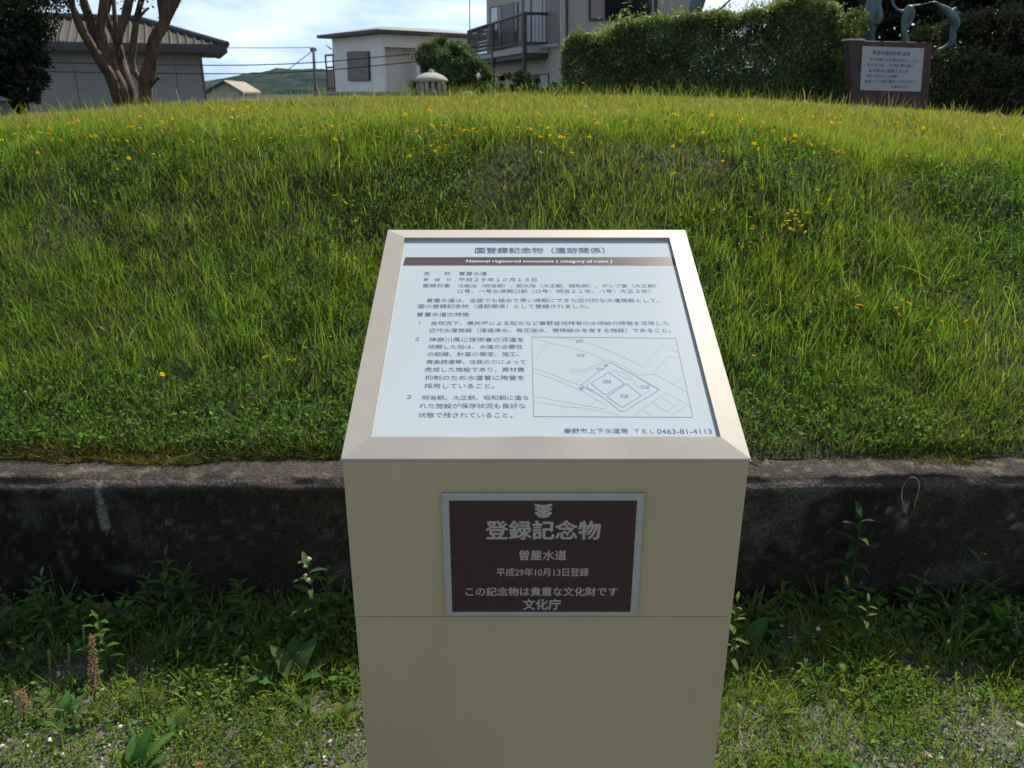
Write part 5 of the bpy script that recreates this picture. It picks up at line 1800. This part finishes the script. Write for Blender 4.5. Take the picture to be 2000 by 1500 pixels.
# ledge below
root = empty('block_wall', (-6.5, 37, .2)); tag(root, 'low grey concrete block wall below the white house', 'wall')
a, b = at(628, 182, 36.5), at(815, 182, 36.5)
m = MB(); m.box(a.x, b.x, 36.5, 36.8, .1, at(700, 184, 36.5).z); m.build('wall_body', M['greyconcrete'], root)
m = MB(); m.box(a.x - .05, b.x + .05, 36.45, 36.85, at(700, 184, 36.5).z + .001, at(700, 179, 36.5).z); m.build('coping', M['slab'], root)

# -- right two-storey house with balcony
C = at(1099, 150, 26.8); C.z = 0
uf = Vector((-.257, .966, 0)).normalized()       # along the left face, going away
ur = Vector((.966, .257, 0)).normalized()        # along the face towards the camera
nl_ = Vector((-uf.y, uf.x, 0)) * 1               # outward normal of the left face
if nl_.x > 0: nl_ = -nl_
nf = Vector((ur.y, -ur.x, 0))


def hl(x, y, off=0.0): return on_plane(x, y, C + nl_ * off, nl_)


def hf(x, y, off=0.0): return on_plane(x, y, C + nf * off, nf)


root = empty('balcony_house', (C.x, C.y, .2)); tag(root, 'beige two-storey house with brown balcony on posts behind the hedge', 'house')
sF = (hl(951, 100) - C).dot(uf)
sR2 = (hf(1352, 60) - C).dot(ur)
Mr = Matrix(((ur.x, uf.x, 0, C.x), (ur.y, uf.y, 0, C.y), (0, 0, 1, 0), (0, 0, 0, 1)))
m = MB(); m.box(0, sR2, 0, sF, .1, 6.4, Mr); m.build('wall', M['beigewall'], root)
m = MB()
low = [Mr @ Vector((a, b, 6.4)) for a, b in ((-.6, -.6), (sR2 + .6, -.6), (sR2 + .6, sF + .6), (-.6, sF + .6))]
m.prism(low, (0, 0, .18))
ap0, ap1 = Mr @ Vector((sR2 / 2, 3, 8)), Mr @ Vector((sR2 / 2, sF - 3, 8))
hi = [p + Vector((0, 0, .182)) for p in low]
m.poly([hi[0], hi[1], ap0]); m.poly([hi[1], hi[2], ap1, ap0]); m.poly([hi[2], hi[3], ap1]); m.poly([hi[3], hi[0], ap0, ap1])
m.build('roof', M['tile'], root)


def pane(face, pts, off, th, mat, name, par, nrm):
    P_ = [face(x, y, off) for x, y in pts]
    mm_ = MB(); mm_.prism(P_, nrm * th)
    return mm_.build(name, mat, par)


# window in the front face
wf = pane(hf, [(1150, 40), (1283, 45), (1283, -45), (1150, -55)], .01, .05, M['darktrim'], 'window', root, nf)
pane(hf, [(1154, 35.5), (1180, 36.5), (1180, -45), (1154, -46)], .062, .01, M['pinkcurtain'], 'curtain', wf, nf)
pane(hf, [(1183, 36.6), (1270, 40), (1270, -42), (1183, -45)], .062, .01, M['darkglass'], 'pane', wf, nf)
pane(hf, [(1273, 40), (1276, 40), (1276, -42), (1273, -42)], .064, .03, M['slab'], 'window_bar', wf, nf)
# windows of the left face
wl = pane(hl, [(1096, 84), (1070, 87), (1070, -20), (1096, -22)], .01, .06, M['shutter'], 'shutter_box', root, nl_)
wd_ = pane(hl, [(1069, 86), (1021, 90), (1021, -8), (1069, -10)], .01, .04, M['darktrim'], 'balcony_door', root, nl_)
for (a, b) in ((1066, 1061), (1059, 1040), (1036, 1025)):
    pane(hl, [(a, 84.5), (b, 85.5), (b, -6), (a, -7)], .055, .01, M['curtain'], 'pane', wd_, nl_)
wd2 = pane(hl, [(1012, 88), (958, 96), (958, 14), (1012, 4)], .01, .04, M['darktrim'], 'balcony_door', root, nl_)
pane(hl, [(1010, 60), (1006, 60), (1006, 5), (1010, 4)], .055, .01, M['curtain'], 'pane', wd2, nl_)
pane(hl, [(1004, 86), (981, 90), (981, 10), (1004, 6)], .055, .01, M['shutter'], 'pane', wd2, nl_)
pane(hl, [(978, 90), (974, 91), (974, 14), (978, 13)], .055, .01, M['curtain'], 'pane', wd2, nl_)
pane(hl, [(972, 91), (960, 93), (960, 16), (972, 14)], .055, .01, M['darkglass'], 'pane', wd2, nl_)
wl3 = pane(hl, [(1072, 175), (1040, 175), (1040, 146), (1072, 143)], .01, .05, M['darktrim'], 'window', root, nl_)
pane(hl, [(1070, 173), (1056, 173), (1056, 148), (1070, 146)], .062, .01, M['curtain'], 'pane', wl3, nl_)
# balcony
B = at(1023, 90, 28.0)
depth = max(.7, -((B - C).dot(nl_)) * -1)
s0 = (B - C).dot(uf)
s1 = (hl(915, 100, depth) - C).dot(uf)
zfl = B.z


def bal(s, o, z): return C + uf * s + nl_ * o + Vector((0, 0, z))


m = MB(); m.prism([bal(s0, .02, zfl - .20), bal(s1, .02, zfl - .20), bal(s1, depth, zfl - .20), bal(s0, depth, zfl - .20)], (0, 0, .20))
sl = m.build('balcony_slab', M['slab'], root)
m = MB(); m.prism([bal(s0 + .05, .04, zfl - .34), bal(s1 - .05, .04, zfl - .34), bal(s1 - .05, depth - .08, zfl - .34), bal(s0 + .05, depth - .08, zfl - .34)], (0, 0, .138))
m.build('slab_beam', M['darktrim'], root)
zra = at(1023, 26, 28.0).z
m = MB()
m.tube([bal(s0, .02, zra), bal(s0, depth, zra)], .045, 6); m.tube([bal(s0, depth, zra), bal(s1, depth, zra)], .045, 6); m.tube([bal(s1, depth, zra), bal(s1, .02, zra)], .045, 6)
m.tube([bal(s0, .02, zfl + .1), bal(s0, depth, zfl + .1)], .03, 6); m.tube([bal(s0, depth, zfl + .1), bal(s1, depth, zfl + .1)], .03, 6)
for q in np.linspace(s0, s1, 62):
    m.tube([bal(q, depth, zfl), bal(q, depth, zra)], .012, 4)
for q in np.linspace(.1, depth, 7):
    m.tube([bal(s0, q, zfl), bal(s0, q, zra)], .012, 4)
m.build('railing', M['railing'], root)
m = MB()
for q in range(7):
    z_ = zfl + .08 + q * .125
    sa = s0 + (s1 - s0) * .60
    m.prism([bal(sa, depth - .03, z_), bal(s1, depth - .03, z_), bal(s1, depth - .03, z_ + .105), bal(sa, depth - .03, z_ + .105)], nl_ * .012)
m.build('slat_screen', M['mesh_rail'], root)
for q in (s0 + .02, s0 + (s1 - s0) * .50, s1 - .05):
    m = MB(); m.tube([bal(q, depth - .02, .1), bal(q, depth - .02, zra)], .075, 8); m.build('post', M['railing'], root)
# corner downpipe and pale corner board
m = MB(); m.tube([hf(1107, 190, .09), hf(1106, -60, .09)], .055, 8); m.build('downpipe', M['darktrim'], root)
m = MB(); m.tube([hf(1100.5, 195, .05), hf(1099, -60, .05)], .10, 8); m.build('corner_pipe', M['beigewall'], root)
m = MB(); m.tube([bal(s0 - .1, .3, zfl - .02), C + nl_ * .15 + Vector((0, 0, at(1095, 88, 26.8).z))], .05, 6); m.build('drain_arm', M['slab'], root)
m = MB(); m.box(sR2 * .0 + .02, sR2, -.012, -.002, .1, at(1130, 163, 26.8).z, Mr); m.build('plinth', M['greyconcrete'], root)

# thin antenna mast left of the balcony
root_p = at(918, 170, 33); tag_o = MB(); tag_o.tube([(root_p.x, root_p.y, .1), tuple(at(916.5, -60, 33))], .018, 6)
tag(tag_o.build('antenna_mast', M['pole'], None), 'thin vertical mast beside the left end of the balcony', 'mast')

# shrubs in front of the houses
b = at(885, 195, 21); b.z = .25
k21 = 21 / 1702
evergreen('round_shrub', 'round feathery green shrub with reddish tips between the white house and balcony', 'shrub', tuple(b),
          [(A(872, 128, 21), (56 * k21, .6, 48 * k21), 20000, 90), (A(920, 150, 21), (40 * k21, .5, 36 * k21), 11000, 50), (A(850, 175, 21), (50 * k21, .5, 30 * k21), 4000, 26), (A(885, 215, 21), (60 * k21, .5, 40 * k21), 5000, 26)], (.06, .13), (.105, .16, .055),
          [([tuple(b), A(880, 130, 21)], .05, .02)], 'treeleaf', asp=.22, seed=51)
P = []
for (x, y, n_) in [(846, 76, 40), (818, 92, 50), (808, 112, 40), (838, 82, 40), (826, 100, 40)]:
    P.append(np.array(at(x, y, 20.8))[None] + RNG.normal(0, .06, (n_, 3)))
P = np.concatenate(P)
o = bpy.data.objects[[q.name for q in bpy.data.objects if q.name.startswith('round_shrub')][0]]
me = leafcloud('young_tips', P, RNG.uniform(.05, .1, len(P)), cjit(len(P), (.26, .17, .05), .25, .1), .8, .25)
link_mesh('young_tips', me, M['treeleaf'], o)
b = at(1010, 195, 22); b.z = .25
k22 = 22 / 1702
evergreen('dark_shrub', 'low dark shrub under the balcony posts', 'shrub', tuple(b), [(A(1005, 172, 22), (34 * k22, .5, 32 * k22), 5000, 34), (A(1040, 180, 22), (25 * k22, .4, 26 * k22), 3000, 20), (A(1010, 215, 22), (40 * k22, .5, 40 * k22), 4000, 20)], (.04, .09), (.032, .055, .028), [([tuple(b), A(1008, 165, 22)], .04, .02)], 'treeleaf', seed=53)
b = at(1085, 200, 23); b.z = .25
evergreen('dark_shrub', 'dark shrub at the foot of the beige house corner', 'shrub', tuple(b), [(A(1080, 190, 23), (30 * k22, .5, 24 * k22), 3500, 24), (A(1120, 190, 23), (34 * k22, .4, 24 * k22), 3000, 20), (A(1095, 215, 23), (40 * k22, .5, 36 * k22), 4000, 20)], (.04, .09), (.03, .045, .024), [([tuple(b), A(1085, 185, 23)], .04, .02)], 'treeleaf', seed=55)
# pale rocks beside the shrub
for (px, py, w_, h_, d_, lab, c_) in [(915, 190, 34, 24, 13.0, 'grey rock beside the round shrub at the mound edge', M['greyconcrete']), (919, 189, 11, 9, 12.0, 'small bright white stone in front of the grey rock', M['capstone'])]:
    p = at(px, py, d_); kk = d_ / 1702
    m = MB(); n0_ = len(m.v)
    prof = []
    for r_ in range(7):
        th_ = math.pi * r_ / 6
        prof.append((max(.001, math.sin(th_)) * w_ * .5 * kk, -math.cos(th_) * h_ * kk * .6))
    m.lathe(p, prof, 14)
    m.v = [tuple(Vector(v) + (Vector(v) - p) * .35 * mnoise.noise(Vector(v) * 7)) for v in m.v]
    tag(m.build('rock', c_, None, True), lab, 'rock')

# far small house, pole, wires, hills
root = empty('far_house', tuple(at(460, 190, 55))); tag(root, 'small distant house showing only its tan gabled roof right of the grey house', 'house')
d_ = 55.0
ap_, l_, r_ = at(440, 161, d_), at(404, 181, d_), at(470, 179, d_)
bk = at(478, 163, d_ + 9) - at(440, 161, d_)
bk.z = 0.0
m = MB(); m.poly([l_, Vector((l_.x, l_.y, .2)), Vector((r_.x, r_.y, .2)), r_, ap_]); m.build('gable_wall', M['beigewall'], root)
m = MB(); off = Vector((.15, -.3, .05))
r2 = r_ + (r_ - ap_) * .25
l2 = l_ + (l_ - ap_) * .12
m.prism([ap_ + Vector((0, -.3, .02)), r2 + Vector((0, -.3, .02)), r2 + bk, ap_ + bk], (0, 0, .12)); m.build('roof', M['tan_roof'], root)
m = MB(); m.prism([l2 + Vector((0, -.3, .02)), ap_ + Vector((-.01, -.3, .02)), ap_ + bk + Vector((-.01, 0, 0)), l2 + bk], (0, 0, .12)); m.build('roof', M['darktrim'], root)
m = MB()
rr = Vector((r_.x, r_.y, .2)); m.poly([r_, rr, rr + bk, r_ + bk]); m.build('side_wall', M['beigewall'], root)

m = MB(); pb = at(616, 190, 60); m.tube([(pb.x, pb.y, .1), tuple(at(612, 92, 60))], [.12, .095], 10)
root = empty('utility_pole', (pb.x, pb.y, .2)); tag(root, 'slim grey utility pole standing left of the white house', 'utility pole')
m.build('pole_shaft', M['pole'], root, True)
m = MB(); t_ = at(612, 97, 60); m.box(t_.x - .22, t_.x + .22, t_.y - .05, t_.y + .05, t_.z - .1, t_.z + .1); m.build('pole_band', M['pole'], root)


def cable(label, pts, d, r, name='cable'):
    P_ = [at(x, y, d) for x, y in pts]
    mm_ = MB(); mm_.tube(P_, r, 5)
    tag(mm_.build(name, M['wire'], None), label, 'cable')


cable('upper of two dark cables crossing before the grey and white houses', [(-300, 117), (60, 121), (250, 125.5), (395, 127.5), (480, 127.3), (560, 125), (640, 120.5), (700, 115), (830, 103), (960, 88)], 22.5, .013)
cable('lower of two dark cables crossing before the grey and white houses', [(-300, 138), (60, 139.5), (250, 142.5), (395, 144), (480, 143.8), (560, 141.8), (640, 137), (700, 131.5), (830, 119), (960, 104)], 22.5, .013)
cable('faint high wire running left from the utility pole', [(612, 93), (540, 93.5), (460, 93.5), (300, 91), (0, 84)], 60, .022)
cable('slanting guy wire of the utility pole', [(611, 99), (560, 138), (545, 150)], 60, .028)
cable('slanting dark wire in the gap of sky above the long hedge', [(1390, 32), (1430, -4), (1480, -50)], 30, .035)


def hills():
    ridge = [(-600, 150), (-200, 158), (200, 166), (395, 166), (430, 163), (480, 161), (510, 158), (540, 147), (565, 143), (590, 139), (615, 140), (640, 140), (700, 143), (800, 148), (950, 152), (1100, 150), (1400, 150), (2000, 148), (2600, 150)]
    d0 = 420.0
    xs = np.arange(-600, 2600, 4.0)
    rows = 12
    rx = np.array([r[0] for r in ridge]); ry = np.array([r[1] for r in ridge])
    V, C = [], []
    for q in range(rows + 1):
        f = q / rows
        d = d0 - 160 * (1 - f)
        k = d / 1702
        kr = d0 / 1702
        X = (xs - 1000) * kr
        top = (176 - np.interp(xs, rx, ry)) * kr + EYE
        jag = (vnoise(X * .22, X * 0 + q * 9.1, 301) - .4) * 1.1 + (vnoise(X * .6, X * 0 + q * 5.1, 303) - .5) * 1.7 + (vnoise(X * 1.3, X * 0 + q * 3.3, 309) - .5) * 1.0
        Z = top * math.sin(f * math.pi / 2) + jag * (.3 + .7 * f)
        if q == 0: Z = Z * 0 - 3
        V.append(np.stack((X, np.full_like(X, d) + (vnoise(X * .3, X * 0 + q, 307) - .5) * 8, Z), 1))
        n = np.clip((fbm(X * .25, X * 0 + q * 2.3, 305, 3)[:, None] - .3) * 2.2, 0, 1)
        C.append(np.array([.026, .044, .044]) * (1 - n) + np.array([.050, .068, .054]) * n)  # bluish tint in the forest colour stands in for distance haze
    V = np.concatenate(V); C = np.concatenate(C)
    nx = len(xs)
    i = np.arange(rows)[:, None] * nx + np.arange(nx - 1)[None, :]
    F = np.stack((i, i + 1, i + nx + 1, i + nx), -1).reshape(-1, 4)
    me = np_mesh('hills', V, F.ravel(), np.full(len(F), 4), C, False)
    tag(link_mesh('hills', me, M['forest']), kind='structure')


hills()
bpy.context.view_layer.update()
